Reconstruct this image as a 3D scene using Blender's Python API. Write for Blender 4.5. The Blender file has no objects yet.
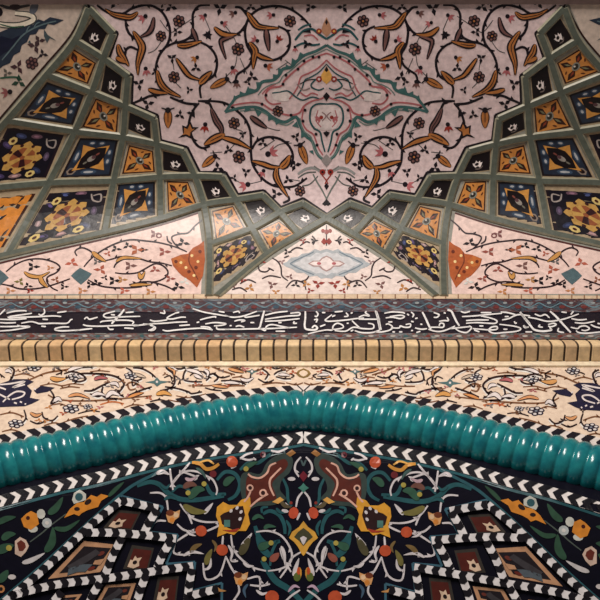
import bpy, math, random
import numpy as np
from mathutils import Vector
from mathutils.geometry import delaunay_2d_cdt

random.seed(7)
SC = bpy.context.scene
COL = SC.collection

# ------------------------------------------------------------------ camera
PITCH = math.radians(60)
FPX, PX, PY = 900.0, 326.5, 300.0
CAM = np.array([0.0, 0.0, 1.6])
cam_data = bpy.data.cameras.new('camera')
cam_data.sensor_width = 36.0
cam_data.lens = FPX / 600 * 36
cam_data.shift_x = -(PX - 300) / 600
cam = bpy.data.objects.new('camera', cam_data)
cam.location = CAM
cam.rotation_euler = (math.pi / 2 + PITCH, 0, 0)
COL.objects.link(cam)
SC.camera = cam
# ------------------------------------------------------------------ world, lights, exposure
w = bpy.data.worlds.new('world')
SC.world = w
w.use_nodes = True
w.node_tree.nodes['Background'].inputs['Color'].default_value = (0.95, 0.88, 0.86, 1)
w.node_tree.nodes['Background'].inputs['Strength'].default_value = 0.11


def area(name, loc, target, sx, sy, energy, color):
    d = bpy.data.lights.new(name, 'AREA')
    d.shape = 'RECTANGLE'
    d.size, d.size_y, d.energy, d.color = sx, sy, energy, color
    o = bpy.data.objects.new(name, d)
    o.location = loc
    o.rotation_euler = (Vector(target) - Vector(loc)).to_track_quat('-Z', 'Y').to_euler()
    COL.objects.link(o)
    return o


area('courtyard_daylight', (-0.9, -3.6, 6.2), (0, 2.9, 6.2), 1.3, 3.2, 440, (1.0, 0.92, 0.85))
SC.view_settings.view_transform = 'Standard'
SC.view_settings.look = 'None'
SC.view_settings.gamma = 1
SC.view_settings.use_curve_mapping = False
SC.view_settings.exposure = 0.0

# ------------------------------------------------------------------ sight lines and surfaces
FWD = np.array([0, math.cos(PITCH), math.sin(PITCH)])
UPV = np.array([0, -math.sin(PITCH), math.cos(PITCH)])


def rays(px):
    px = np.asarray(px, float).reshape(-1, 2)
    d = FWD[None] + ((px[:, 0] - PX) / FPX)[:, None] * np.array([1, 0, 0])[None] + ((PY - px[:, 1]) / FPX)[:, None] * UPV[None]
    return d


def at_plane_y(u, v, y):
    d = rays([(u, v)])[0]
    return CAM + d * (y / d[1])


R = 1.06
YW, YF = 3.0, 2.95            # doorway wall plane, frieze plane
Z0 = at_plane_y(326, 298.5, YF)[2]
ZF = at_plane_y(326, 339.5, 2.92)[2]


class Surf:
    """implicit surface: f < 0 on the camera's side"""
    def __init__(self, f, tmax=16):
        self.f, self.tmax = f, tmax

    def hit(self, px):
        d = rays(px)
        lo = np.full(len(d), 0.5)
        hi = np.full(len(d), float(self.tmax))
        for _ in range(44):
            m = (lo + hi) / 2
            neg = self.f(CAM[None] + d * m[:, None]) < 0
            lo = np.where(neg, m, lo)
            hi = np.where(neg, hi, m)
        return CAM[None] + d * lo[:, None]

    def normal(self, p):
        e = 1e-4
        g = np.stack([self.f(p + e * np.eye(3)[k]) - self.f(p - e * np.eye(3)[k]) for k in range(3)], 1)
        g /= np.linalg.norm(g, axis=1)[:, None] + 1e-12
        return -g

    def pts(self, px, off=0.0):
        p = self.hit(px)
        return p + self.normal(p) * off if off else p


def f_vault(p):
    h = p[:, 2] - Z0
    u = np.maximum(p[:, 1] - (YF - R), 0)
    hh = np.maximum(h, 0)
    dome = np.cbrt(u ** 3 + hh ** 3) - R + 0.05 * p[:, 0] ** 2 * hh / R
    return np.where(h > 0, dome, p[:, 1] - YF)


def f_frieze(p):
    return p[:, 1] - (2.92 + (p[:, 2] - ZF) / (Z0 - ZF) * 0.03)


VAULT = Surf(f_vault)
FRIEZE = Surf(f_frieze)
WALL = Surf(lambda p: p[:, 1] - YW)

AXL = 303.5


def mir_up(pts):
    return [(653 - x, y) for x, y in pts]


def mir_rope(pts):
    return [(2 * AXL - x, y + 4 * ((AXL - x) / 297) ** 2) for x, y in pts]


def mir_low(pts):
    return [(2 * AXL - x + 5 * ((AXL - x) / 297) ** 2, y + 10 * ((AXL - x) / 297) ** 2) for x, y in pts]


def P(s):
    return [tuple(float(c) for c in t.split(',')) for t in s.split()]


def crom(pts, n=6, closed=False):
    pts = [np.array(p, float) for p in pts]
    if len(pts) < 3:
        a, b = pts[0], pts[-1]
        return [tuple(a + (b - a) * i / n) for i in range(n + 1)]
    out = []
    N = len(pts)
    rng = range(N) if closed else range(N - 1)
    for i in rng:
        if closed:
            p0, p1, p2, p3 = pts[i - 1], pts[i], pts[(i + 1) % N], pts[(i + 2) % N]
        else:
            p0, p1, p2, p3 = pts[max(i - 1, 0)], pts[i], pts[i + 1], pts[min(i + 2, N - 1)]
        for k in range(n):
            t = k / n
            out.append(tuple(0.5 * ((2 * p1) + (p2 - p0) * t + (2 * p0 - 5 * p1 + 4 * p2 - p3) * t * t + (3 * p1 - p0 - 3 * p2 + p3) * t ** 3)))
    if not closed:
        out.append(tuple(pts[-1]))
    return out


ROPE_L = P('-190,511 -120,495.5 -60,482 -20,473.5 0,469 50,458 100,447 150,435.5 200,426 250,418.5 285,414.5 303.5,413')
rope_px = crom(ROPE_L, 8)
rope_px = rope_px + mir_rope(rope_px)[::-1][1:]
rope_w = WALL.hit(rope_px)
XA, ZA = rope_w[:, 0], rope_w[:, 2]


def za(x):
    z = np.interp(x, XA, ZA)
    z = np.where(x < XA[0], ZA[0] + (x - XA[0]) * 0.35, z)
    return np.where(x > XA[-1], ZA[-1] - (x - XA[-1]) * 0.35, z)


RIM = 0.32           # upright rim under the rope, before the half dome curves away
INNER = Surf(lambda p: p[:, 1] - YW - 0.85 * np.maximum(za(p[:, 0]) - p[:, 2] - RIM, 0) )

# ------------------------------------------------------------------ materials
MATS = {}


def lin(c):
    c = c / 255
    return c / 12.92 if c <= 0.04045 else ((c + 0.055) / 1.055) ** 2.4


def glaze(rgb, rough=0.35, vary=0.16, bump=0.12, scale=30, spec=0.4):
    key = (tuple(rgb), rough, vary, bump, scale, spec)
    if key in MATS:
        return MATS[key]
    m = bpy.data.materials.new('glaze_%d_%d_%d' % tuple(rgb))
    m.use_nodes = True
    nt = m.node_tree
    b = nt.nodes['Principled BSDF']
    geo = nt.nodes.new('ShaderNodeNewGeometry')
    noi = nt.nodes.new('ShaderNodeTexNoise')
    noi.inputs['Scale'].default_value = scale
    noi.inputs['Detail'].default_value = 4
    nt.links.new(geo.outputs['Position'], noi.inputs['Vector'])
    ramp = nt.nodes.new('ShaderNodeValToRGB')
    c = [lin(v) for v in rgb]
    ramp.color_ramp.elements[0].position = 0.3
    ramp.color_ramp.elements[1].position = 0.7
    ramp.color_ramp.elements[0].color = [v * (1 - vary) for v in c] + [1]
    ramp.color_ramp.elements[1].color = [min(1, v * (1 + vary)) for v in c] + [1]
    nt.links.new(noi.outputs['Fac'], ramp.inputs['Fac'])
    nt.links.new(ramp.outputs['Color'], b.inputs['Base Color'])
    b.inputs['Roughness'].default_value = rough
    b.inputs['Specular IOR Level'].default_value = spec
    if bump:
        bp = nt.nodes.new('ShaderNodeBump')
        bp.inputs['Strength'].default_value = bump
        bp.inputs['Distance'].default_value = 0.01
        n2 = nt.nodes.new('ShaderNodeTexNoise')
        n2.inputs['Scale'].default_value = 18
        nt.links.new(geo.outputs['Position'], n2.inputs['Vector'])
        nt.links.new(n2.outputs['Fac'], bp.inputs['Height'])
        nt.links.new(bp.outputs['Normal'], b.inputs['Normal'])
    MATS[key] = m
    return m


def blotch(name, cols, scale, rough=0.3):
    """floral border too fine to read: patches of several glazes"""
    m = bpy.data.materials.new(name)
    m.use_nodes = True
    nt = m.node_tree
    b = nt.nodes['Principled BSDF']
    geo = nt.nodes.new('ShaderNodeNewGeometry')
    mp = nt.nodes.new('ShaderNodeMapping')
    mp.inputs['Scale'].default_value = (1, 1, 1.6)
    noi = nt.nodes.new('ShaderNodeTexNoise')
    noi.inputs['Scale'].default_value = scale
    noi.inputs['Detail'].default_value = 3
    noi.inputs['Distortion'].default_value = 1.2
    nt.links.new(geo.outputs['Position'], mp.inputs['Vector'])
    nt.links.new(mp.outputs['Vector'], noi.inputs['Vector'])
    ramp = nt.nodes.new('ShaderNodeValToRGB')
    ramp.color_ramp.interpolation = 'LINEAR'
    n = len(cols)
    while len(ramp.color_ramp.elements) < n:
        ramp.color_ramp.elements.new(0.5)
    for i, c in enumerate(cols):
        ramp.color_ramp.elements[i].position = 0.3 + 0.4 * i / (n - 1)
        ramp.color_ramp.elements[i].color = [lin(v) for v in c] + [1]
    nt.links.new(noi.outputs['Fac'], ramp.inputs['Fac'])
    nt.links.new(ramp.outputs['Color'], b.inputs['Base Color'])
    b.inputs['Roughness'].default_value = rough
    return m


PALE = (226, 203, 203)
CREAM = (244, 216, 192)
BK = (26, 18, 26)
OR = (180, 114, 60)
MAU = (120, 84, 80)
PK = (184, 104, 108)
RED = (150, 50, 40)
TL = (66, 106, 104)
TLD = (40, 84, 88)
GRY = (150, 150, 148)
WH = (238, 226, 222)
NAVY = (22, 20, 48)
GOLD = (228, 172, 88)
RIB = (146, 142, 122)
RIBD = (88, 94, 84)
OLV = (120, 112, 60)
GRN = (52, 92, 72)


# ------------------------------------------------------------------ object helpers
def link_mesh(name, verts, faces, mats, fmat=None, parent=None, loc=None, smooth=False):
    me = bpy.data.meshes.new(name)
    base = np.array(parent.location if parent is not None else (loc if loc is not None else (0, 0, 0)), float)
    if parent is not None and parent.parent is not None:
        base = base + np.array(parent.parent.location, float)
    v = np.asarray(verts, float) - base[None]
    me.from_pydata([tuple(q) for q in v], [], [tuple(f) for f in faces])
    for m in mats:
        me.materials.append(m)
    if fmat is not None:
        me.polygons.foreach_set('material_index', fmat)
    if smooth:
        me.polygons.foreach_set('use_smooth', [True] * len(me.polygons))
    me.update()
    o = bpy.data.objects.new(name, me)
    COL.objects.link(o)
    if parent is not None:
        o.parent = parent
    else:
        o.location = base
    return o


def thing(name, label, cat, loc, group=None):
    o = bpy.data.objects.new(name, None)
    o.empty_display_size = 0.1
    o.location = tuple(float(c) for c in loc)
    COL.objects.link(o)
    o['label'] = label
    o['category'] = cat
    if group:
        o['group'] = group
    return o


def tag(o, label, cat, group=None):
    o['label'] = label
    o['category'] = cat
    if group:
        o['group'] = group
    return o


def struct(o):
    o['kind'] = 'structure'
    return o


def fill(poly, step=8.0):
    """triangles of a big outline with inner points, in drawing coordinates"""
    vs = [Vector(p) for p in poly]
    n = len(vs)
    ed = [(i, (i + 1) % n) for i in range(n)]
    xs = [p[0] for p in poly]
    ys = [p[1] for p in poly]
    extra = []
    x = min(xs) + step / 2
    while x < max(xs):
        y = min(ys) + step / 2
        while y < max(ys):
            extra.append(Vector((x, y)))
            y += step
        x += step
    out = delaunay_2d_cdt(vs + extra, ed, [list(range(n))], 1, 1e-4)
    return [tuple(v) for v in out[0]], [tuple(f) for f in out[2]]


def dense(poly, step=6.0):
    out = []
    n = len(poly)
    for i in range(n):
        a, b = np.array(poly[i]), np.array(poly[(i + 1) % n])
        k = max(1, int(np.linalg.norm(b - a) / step))
        out += [tuple(a + (b - a) * j / k) for j in range(k)]
    return out


class Art:
    """flat inlaid shapes drawn in drawing coordinates, laid onto a curved surface"""
    def __init__(self):
        self.items = []          # (points, faces, colour, layer)

    def poly(self, pts, col, layer=1, smooth=False):
        if isinstance(pts, str):
            pts = P(pts)
        if smooth:
            pts = crom(pts, 4, True)
        self.items.append((list(pts), [list(range(len(pts)))], col, layer))
        return self

    def big(self, pts, col, layer=0, step=8):
        v, f = fill(dense(pts, step), step)
        self.items.append((v, f, col, layer))
        return self

    def stroke(self, pts, wd, col, layer=1, taper=0.35, n=5):
        if isinstance(pts, str):
            pts = P(pts)
        c = np.array(crom(pts, n))
        d = np.gradient(c, axis=0)
        d /= np.linalg.norm(d, axis=1)[:, None] + 1e-9
        nn = np.stack([-d[:, 1], d[:, 0]], 1)
        t = np.linspace(0, 1, len(c))
        ww = wd / 2 * (1 - taper + taper * np.sin(np.pi * np.clip(t, 0.02, 0.98)) ** 0.5)
        a, b = c + nn * ww[:, None], c - nn * ww[:, None]
        k = len(c)
        self.items.append(([tuple(q) for q in a] + [tuple(q) for q in b],
                           [[i, i + 1, k + i + 1, k + i] for i in range(k - 1)], col, layer))
        return self

    def leaf(self, pts, wd, col=OR, edge=BK, layer=2, ew=1.3, vein=True):
        if isinstance(pts, str):
            pts = P(pts)
        c = np.array(crom(pts, 6))
        d = np.gradient(c, axis=0)
        d /= np.linalg.norm(d, axis=1)[:, None] + 1e-9
        nn = np.stack([-d[:, 1], d[:, 0]], 1)
        t = np.linspace(0, 1, len(c))
        prof = np.sin(np.pi * t ** 0.75) ** 0.8 * 0.5 * wd
        prof = np.nan_to_num(prof)
        k = len(c)
        for extra, cc, ly in ((ew, edge, layer), (0, col, layer + 1)):
            ww = np.maximum(prof + extra * (0.45 + 0.55 * np.sin(np.pi * t)), 0.12)
            a, b = c + nn * ww[:, None], c - nn * ww[:, None]
            self.items.append(([tuple(q) for q in a] + [tuple(q) for q in b],
                               [[i, i + 1, k + i + 1, k + i] for i in range(k - 1)], cc, ly))
        if vein and wd >= 4:
            self.stroke([tuple(q) for q in c[2:-3:3]], 0.8, edge, layer + 2, n=2)
        return self

    def disc(self, x, y, rx, col, layer=2, ry=None, ang=0, n=10):
        ry = ry or rx
        ca, sa = math.cos(ang), math.sin(ang)
        pts = []
        for i in range(n):
            t = 2 * math.pi * i / n
            a, b = rx * math.cos(t), ry * math.sin(t)
            pts.append((x + a * ca - b * sa, y + a * sa + b * ca))
        return self.poly(pts, col, layer)

    def rosette(self, x, y, r, col=BK, inner=MAU, eye=OR, sq=1.0, n=6):
        for k in range(n):
            a = 2 * math.pi * k / n + 0.3
            self.disc(x + 0.62 * r * math.cos(a), y + 0.62 * r * sq * math.sin(a), 0.42 * r, col, 2, 0.42 * r * sq)
            self.disc(x + 0.64 * r * math.cos(a), y + 0.64 * r * sq * math.sin(a), 0.22 * r, inner, 3, 0.22 * r * sq)
        self.disc(x, y, 0.28 * r, col, 3, 0.28 * r * sq)
        self.disc(x, y, 0.17 * r, eye, 4, 0.17 * r * sq)
        return self

    def blossom(self, x, y, r, col=PK, ang=0.0, sq=1.0, cap=BK):
        for da in (-0.75, 0, 0.75):
            a = ang + da
            tip = (x + r * math.cos(a), y + r * sq * math.sin(a))
            s = (x + 0.45 * r * math.cos(a + 0.5), y + 0.45 * r * sq * math.sin(a + 0.5))
            q = (x + 0.45 * r * math.cos(a - 0.5), y + 0.45 * r * sq * math.sin(a - 0.5))
            self.poly([(x, y), s, tip, q], col, 2)
        self.disc(x - 0.25 * r * math.cos(ang), y - 0.25 * r * sq * math.sin(ang), 0.32 * r, cap, 3, 0.32 * r * sq)
        return self

    def trefoil(self, x, y, r, col=BK, ang=0.0, sq=1.0):
        for da in (0, 2.2, -2.2):
            a = ang + da
            c, s = math.cos(a), math.sin(a)
            pts = [(0, 0), (0.5, 0.33), (1.15, 0), (0.5, -0.33)]
            self.poly([(x + r * (u * c - v * s), y + r * sq * (u * s + v * c)) for u, v in pts], col, 2)
        return self

    def bud(self, x, y, x2, y2, wd, col=OR):
        """bud with a dark cap at (x, y), tip at (x2, y2)"""
        self.leaf([(x, y), ((x + x2) / 2, (y + y2) / 2), (x2, y2)], wd, col, BK, 2, 1.0)
        a = math.atan2(y2 - y, x2 - x)
        self.disc(x, y, wd * 0.42, BK, 5)
        for s in (-1, 1):
            self.stroke([(x, y), (x + wd * math.cos(a + s * 1.9), y + wd * math.sin(a + s * 1.9))], 1.4, BK, 4)
        return self

    def each(self, name, parent, surf, mir=None, k=1, **kw):
        """every k drawn items become a part of their own"""
        for i in range(0, len(self.items), k):
            a = Art()
            a.items = self.items[i:i + k]
            a.build(name, parent, surf, mir, **kw)

    def build(self, name, parent, surf, mir=None, off=0.0014, dl=0.0007, loc=None, rough=0.35, warp=None, spec=0.4, whole=False):
        """shapes that touch or nearly touch make one part; a shape apart from the others is a part of its own"""
        items = []
        for pts, fc, col, layer in self.items:
            if warp:
                pts = warp(pts)
            if mir:
                pts = mir(pts)
            items.append((pts, fc, col, layer))
        bb = [(min(q[0] for q in it[0]), min(q[1] for q in it[0]), max(q[0] for q in it[0]), max(q[1] for q in it[0])) for it in items]
        grp = list(range(len(items)))

        def find(i):
            while grp[i] != i:
                i = grp[i]
            return i
        for i in range(len(items)):
            for j in range(i):
                a, b = bb[i], bb[j]
                gx = max(0, a[0] - b[2], b[0] - a[2])
                gy = max(0, a[1] - b[3], b[1] - a[3])
                sz = max(a[2] - a[0], a[3] - a[1], b[2] - b[0], b[3] - b[1])
                if whole or math.hypot(gx, gy) <= max(1.5, 0.3 * sz):
                    grp[find(i)] = find(j)
        clusters = {}
        for i in range(len(items)):
            clusters.setdefault(find(i), []).append(items[i])
        o = None
        for k in clusters.values():
            o = self.lay(k, name, parent, surf, off, dl, loc, rough, spec)
        return o

    def lay(self, items, name, parent, surf, off, dl, loc, rough, spec):
        cols, verts, faces, fm = [], [], [], []
        for pts, fc, col, layer in items:
            if len(fc) == 1 and len(pts) > 3:
                xx, yy = [q[0] for q in pts], [q[1] for q in pts]
                if max(max(xx) - min(xx), max(yy) - min(yy)) > 9:
                    pts, fc = fill(dense(pts, 4), 4)
            p = surf.pts(pts, off + layer * dl)
            b = len(verts)
            verts += list(p)
            if col not in cols:
                cols.append(col)
            ci = cols.index(col)
            for f in fc:
                faces.append([b + i for i in f])
                fm.append(ci)
        mats = [c if isinstance(c, bpy.types.Material) else glaze(c, rough, spec=spec) for c in cols]
        return link_mesh(name, verts, faces, mats, fm, parent, loc)


def bar(name, px, surf, hw, prof, mats, pm, parent=None, mir=None, n=6, sharp=False, loc=None):
    """raised bar along a drawn line. prof: list of (side, height); pm: material index per profile strip"""
    c = list(px) if sharp else crom(px, n)
    if sharp:
        q = []
        for i in range(len(c) - 1):
            a, b = np.array(c[i]), np.array(c[i + 1])
            q += [tuple(a + (b - a) * j / n) for j in range(n)]
        c = q + [c[-1]]
    if mir:
        c = mir(c)
    p = surf.hit(c)
    nn = surf.normal(p)
    t = np.gradient(p, axis=0)
    t /= np.linalg.norm(t, axis=1)[:, None]
    s = np.cross(t, nn)
    s /= np.linalg.norm(s, axis=1)[:, None]
    k = len(prof)
    verts = []
    for i in range(len(p)):
        for a, h in prof:
            verts.append(p[i] + s[i] * a * hw + nn[i] * h)
    faces, fm = [], []
    for i in range(len(p) - 1):
        for j in range(k - 1):
            faces.append([i * k + j, i * k + j + 1, (i + 1) * k + j + 1, (i + 1) * k + j])
            fm.append(pm[j])
    faces.append(list(range(k)))
    fm.append(pm[0])
    faces.append([(len(p) - 1) * k + j for j in range(k)][::-1])
    fm.append(pm[0])
    return link_mesh(name, verts, faces, mats, fm, parent, loc)


def anchor(surf, u, v):
    return surf.hit([(u, v)])[0]


# ================================================================== SETTING
# vault shell
xs = np.linspace(-3.4, 3.4, 61)
th = np.radians(np.linspace(0, 140, 90))
vv, ff = [], []
for x in xs:
    for t in th:
        lo, hi = 0.0, 9.0
        for _ in range(40):
            r = (lo + hi) / 2
            q = np.array([[x, YF - R + r * math.cos(t), Z0 + max(r * math.sin(t), 1e-9)]])
            lo, hi = (r, hi) if f_vault(q)[0] < 0 else (lo, r)
        vv.append((x, YF - R + r * math.cos(t), Z0 + r * math.sin(t)))
n = len(th)
for i in range(len(xs) - 1):
    for j in range(n - 1):
        ff.append((i * n + j, i * n + j + 1, (i + 1) * n + j + 1, (i + 1) * n + j))
struct(link_mesh('ceiling', vv, ff, [glaze((150, 148, 138), 0.6)], smooth=True))

# doorway wall above the arch, with its thickness running into the small inner half dome
zt = ZF + 0.02
vv, ff = [], []
nx = len(XA)
ext_x = np.concatenate([[-3.4], XA, [3.4]])
ext_z = za(ext_x)
for x, z in zip(ext_x, ext_z):
    vv += [(x, YW, z), (x, YW, zt)]
for i in range(len(ext_x) - 1):
    ff.append((2 * i, 2 * i + 2, 2 * i + 3, 2 * i + 1))
struct(link_mesh('wall_back', vv, ff, [glaze(CREAM, 0.45)]))

# inner half dome shell behind the arch
vv, ff = [], []
xs = np.unique(np.concatenate([np.linspace(-3.2, 3.2, 60), XA]))
dz = np.concatenate([[0], RIM + np.linspace(0, 2.2, 24)])
for x in xs:
    z0 = float(za(np.array([x]))[0])
    for d in dz:
        vv.append((x, YW + 0.85 * max(d - RIM, 0), z0 - d))
n = len(dz)
for i in range(len(xs) - 1):
    for j in range(n - 1):
        ff.append((i * n + j, i * n + j + 1, (i + 1) * n + j + 1, (i + 1) * n + j))
struct(link_mesh('wall_inner', vv, ff, [glaze((10, 9, 24), 0.5, spec=0.12)]))

# ================================================================== UPPER VAULT
FIELD_EDGE = P('88,4 90,9 118,33 109.5,58 133,75.5 132,104 158,115 161,140 187.5,147 200,172 226,172 238,194 264,190 281,207 303,198 327,214')
field_poly = FIELD_EDGE + mir_up(FIELD_EDGE)[::-1][1:]
f_root = thing('arabesque_field', 'large pale pink field of black vine scrolls filling the upper vault', 'mosaic', anchor(VAULT, 326, 120))
Art().big(field_poly, PALE, -1, 5).build('ground', f_root, VAULT)
edge = Art()
for i in range(len(field_poly) - 1):
    edge.stroke([field_poly[i], field_poly[i + 1]], 2.2, BK, 1, 0.0)
edge.build('outline', f_root, VAULT)


def both(name, art, parent, surf, mir, **k):
    a = art.build(name, parent, surf, None, **k)
    b = art.build(name, parent, surf, mir, **k)
    return a, b


FV = """97,5 105,11 115,15 124,13 133,8 146,5 157,8 165,16 170,30 168,43 160,54 156,66 157,78 161,87 168,92
166,47 174,43 183,41 191,36 193,26 193,14 199,6 210,5
126,14 126,25 129,33 135,39
200,42 208,46 215,54 217,64 214,75 206,81 200,87 201,98
235,7 241,8 247,15 252,22
311,27 302,17 290,9 276,6 262,8 252,14 247,22 245,32 247,45 252,55 250,64 244,70 237,75 235,85
278,26 287,31 290,40 288,50 281,57 272,60 262,58 255,53
214,29 222,33 233,35 240,32 246,24
198,101 212,101 225,103 236,110 245,119 250,130 251,142 251,152 253,165 262,178 272,185 282,187 295,186 307,178
252,149 257,141 268,137 280,139 289,146 293,156 291,167
288,196 289,200 283,203
199,103 194,109 190,118 189,126 192,137 197,145 203,148 210,146
131,104 143,99 150,96 160,95
170,97 185,103 197,104
125,60 126,50 131,47 138,50
213,112 209,103 201,101""".split('\n')
for s in FV:
    both('vine', Art().stroke(s, 2.6, BK, 1, 0.25), f_root, VAULT, mir_up)


def thorns(s, gap, ln, wd, col, layer=1):
    """little leaves growing from both sides of a vine"""
    a = Art()
    c = np.array(crom(P(s), 12))
    seg = np.concatenate([[0], np.cumsum(np.linalg.norm(np.diff(c, axis=0), axis=1))])
    d, k = gap * 0.6, 0
    while d < seg[-1] - 3:
        i = int(np.searchsorted(seg, d))
        i = min(max(i, 1), len(c) - 2)
        t = c[i + 1] - c[i - 1]
        t /= np.linalg.norm(t) + 1e-9
        nn = np.array([-t[1], t[0]]) * (1 if k % 2 else -1)
        p = c[i]
        a.poly([tuple(p - t * wd), tuple(p + nn * ln * .5 + t * ln * .2 - t * wd * .3), tuple(p + nn * ln + t * ln * .9), tuple(p + nn * ln * .35 + t * (ln * .5 + wd)), tuple(p + t * wd)], col, layer)
        d += gap
        k += 1
    return a


th = Art()
for s in FV:
    th.items += thorns(s, 15, 3.6, 1.2, BK).items
th.each('thorn', f_root, VAULT)
th.each('thorn', f_root, VAULT, mir_up)
FS = """160,20 170,32 178,28 196,16
174,70 172,55
223,23 233,36 237,45
237,55 234,68 220,82
204,16 210,30
240,58 247,74
161,42 155,50 148,53
236,129 243,134 228,151
260,150 275,140
210,153 222,152
268,155 278,145 292,143
219,170 232,178 245,184 262,181
293,66 285,60
262,126 276,130 280,130
272,113 290,115 300,120
181,88 175,82
300,181 288,179
276,70 288,62""".split('\n')
st = Art()
for s in FS:
    st.stroke(s, 0.9, (84, 84, 84), 0.5, 0.2)
st.each('stem', f_root, VAULT)
st.each('stem', f_root, VAULT, mir_up)
LV = [('138,12 131,17 121,16 113,14 105,9', 5, OR), ('133,31 139,40 142,47 140,56 138,64 138,75', 6.5, OR),
      ('154,17 152,27 148,33 140,37', 3.5, MAU), ('157,70 160,82 167,90 181,97', 5.5, OR), ('148,89 157,92 168,93', 4, OR),
      ('177,45 187,45 202,41', 5, OR), ('192,28 195,36 198,43', 3.5, MAU), ('176,58 183,68 190,76 201,80', 3.5, OR),
      ('199,84 205,78 212,71', 6.5, OR), ('247,12 253,21 260,27 279,28', 5.5, OR), ('266,29 267,38 269,51', 4.5, MAU),
      ('249,42 255,50 254,58 253,69', 5.5, OR), ('254,52 262,57 273,60', 3.5, OR), ('214,27 221,33 228,35 237,34', 4.5, OR),
      ('234,36 224,39 221,43 226,59', 3, MAU), ('211,108 216,120 221,128 222,137', 5, MAU), ('225,134 214,139 204,145', 7, OR),
      ('221,137 232,140 240,143 251,149', 4.5, OR), ('252,161 263,164 272,167 282,167', 3.5, OR), ('280,168 286,163 290,155', 7, OR),
      ('277,167 276,175 279,183 288,197', 5, OR), ('118,44 120,52 124,58 129,66', 5.5, OR), ('116,57 121,60 128,63', 4.5, OR),
      ('250,116 258,122 267,128', 4, MAU)]
for s, wd, c in LV:
    both('saz_leaf', Art().leaf(s, wd * .8, c, ew=1.8), f_root, VAULT, mir_up)
both('saz_leaf', Art().poly('178,138 183,134 182,125 187,127 190,120 193,127 199,127 192,132 192,139 186,136', BK, 2).poly('182,135 184,133 184,127.5 187.5,129 190,124 192,129 195,128.5 190.5,132 190,136 186,134', OR, 3), f_root, VAULT, mir_up)
for x, y, r in [(179, 21, 6.2), (161, 36, 5.5), (174, 77, 6), (238, 49, 6.5), (290, 21, 6.2), (234, 123, 6), (239, 157, 6.5), (278, 111, 5.5), (300, 191, 5.5)]:
    both('rosette', Art().rosette(x, y, r), f_root, VAULT, mir_up)
for x, y, r, a, c in [(204, 16, 6, 2.5, PK), (223, 23, 5.5, .4, PK), (233, 69, 6.5, 1.2, PK), (144, 17, 7, 2.6, PK), (146, 70, 6.5, 1.4, PK), (272, 15, 6, 3, PK),
                      (256, 40, 6, 3.6, PK), (267, 66, 6.5, 0.3, (180, 96, 70)), (295, 48, 4.5, 1.5, PK), (270, 153, 9, -.4, PK), (263, 172, 6, 2, PK), (246, 185, 8, 2.8, PK),
                      (205, 126, 7, 1.7, RED), (237, 83, 6, 1.6, MAU), (234, 13, 6, 2.8, MAU), (196, 58, 6, 2.6, OR), (278, 40, 6, -1, RED)]:
    both('blossom', Art().blossom(x, y, r, c, a), f_root, VAULT, mir_up)
for x, y, r, a in [(208, 35, 5, 1), (171, 7, 6, .3), (177, 32, 5, 0), (189, 90, 4, 2), (251, 7, 5, .5), (252, 77, 6, .4), (248, 82, 4, 1), (218, 168, 6, .4), (234, 178, 4, 1), (192, 113, 5, 1),
                   (196, 68, 5, .5), (139, 84, 6, 1.4), (115, 3, 6, 0), (220, 8, 7, -.4), (243, 134, 4, -.6), (228, 150, 5, 2.4), (208, 35, 4, 2), (276, 194, 6, 0), (172, 58, 5, 1.5), (155, 72, 4, .3),
                   (163, 4, 4, 2), (288, 180, 5, 0.3), (296, 137, 5, 1.2), (295, 165, 6, 2), (310, 7, 6, 0), (307, 44, 5, 0), (148, 104, 6, -.3), (263, 143, 5, .6), (246, 172, 5, 1.7), (180, 115, 5, .7)]:
    both('sprig', Art().trefoil(x, y, r, BK, a), f_root, VAULT, mir_up)
for x, y, x2, y2, wd in [(227, 79, 210, 88, 6), (215, 156, 202, 167, 6), (300, 145, 307, 164, 6.5), (168, 110, 168, 128, 7)]:
    both('bud', Art().bud(x, y, x2, y2, wd), f_root, VAULT, mir_up)

# central medallion of the field
med = Art()
for s, wd, c in [('295,40 303,31 312,29 319,34 326.5,39', 3, TLD), ('298,30 304,26 311,24', 2.4, TLD),
                 ('326.5,45 316,51 305,55 297,61 291,67 283,69 279,75 273,80 262,82 257,90 246,94 237,97 231,104 225,112', 4, TL),
                 ('225,112 240,108 255,107 265,111 274,118 285,122 296,117 301,127 306,136 312,141 315,149 319,156 326.5,162', 4, TL),
                 ('326.5,53 316,57 306,62 297,69 290,75 284,81 281,86 271,88 266,93 266,99 272,104 281,103', 2.3, PK),
                 ('229,106 245,103 260,103 272,110 288,115 299,113 304,106 312,101 320,99 326.5,96', 2.3, PK),
                 ('326.5,60 318,68 309,73 301,77 298,86 294,93 289,99', 2, PK), ('326.5,64 319,72 311,77 305,80 302,88 297,96', 1.8, TLD),
                 ('304,107 302,120 306,129 313,134 316,141 319,149 323,155', 2, PK), ('326.5,104 317,104 311,109 310,120 314,128 320,132 322,141 325,152', 2.4, TLD),
                 ('280,92 288,91 296,97 303,100 312,97 320,99', 2, TLD), ('272,93 280,92', 1.8, TLD),
                 ('298,174 306,169 314,168 321,172', 3.4, GRY), ('313,174 317,182 322,190 327,200', 2, (110, 118, 112)), ('321,158 325,163 327,166', 2, (110, 118, 112)),
                 ('322,175 326,180 328,184', 1.6, RED), ('300,84 308,80 318,79', 1.3, BK)]:
    med.stroke(s, wd * .8, c, 1.5, 0.25)
med.poly('271,93 277,88 286,90 292,97 288,101 280,101 273,99', (232, 218, 214), 1)
med.poly('318,106 312,110 312,120 317,128 322,130 326.5,130 326.5,104', (230, 214, 212), 1)
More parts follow.
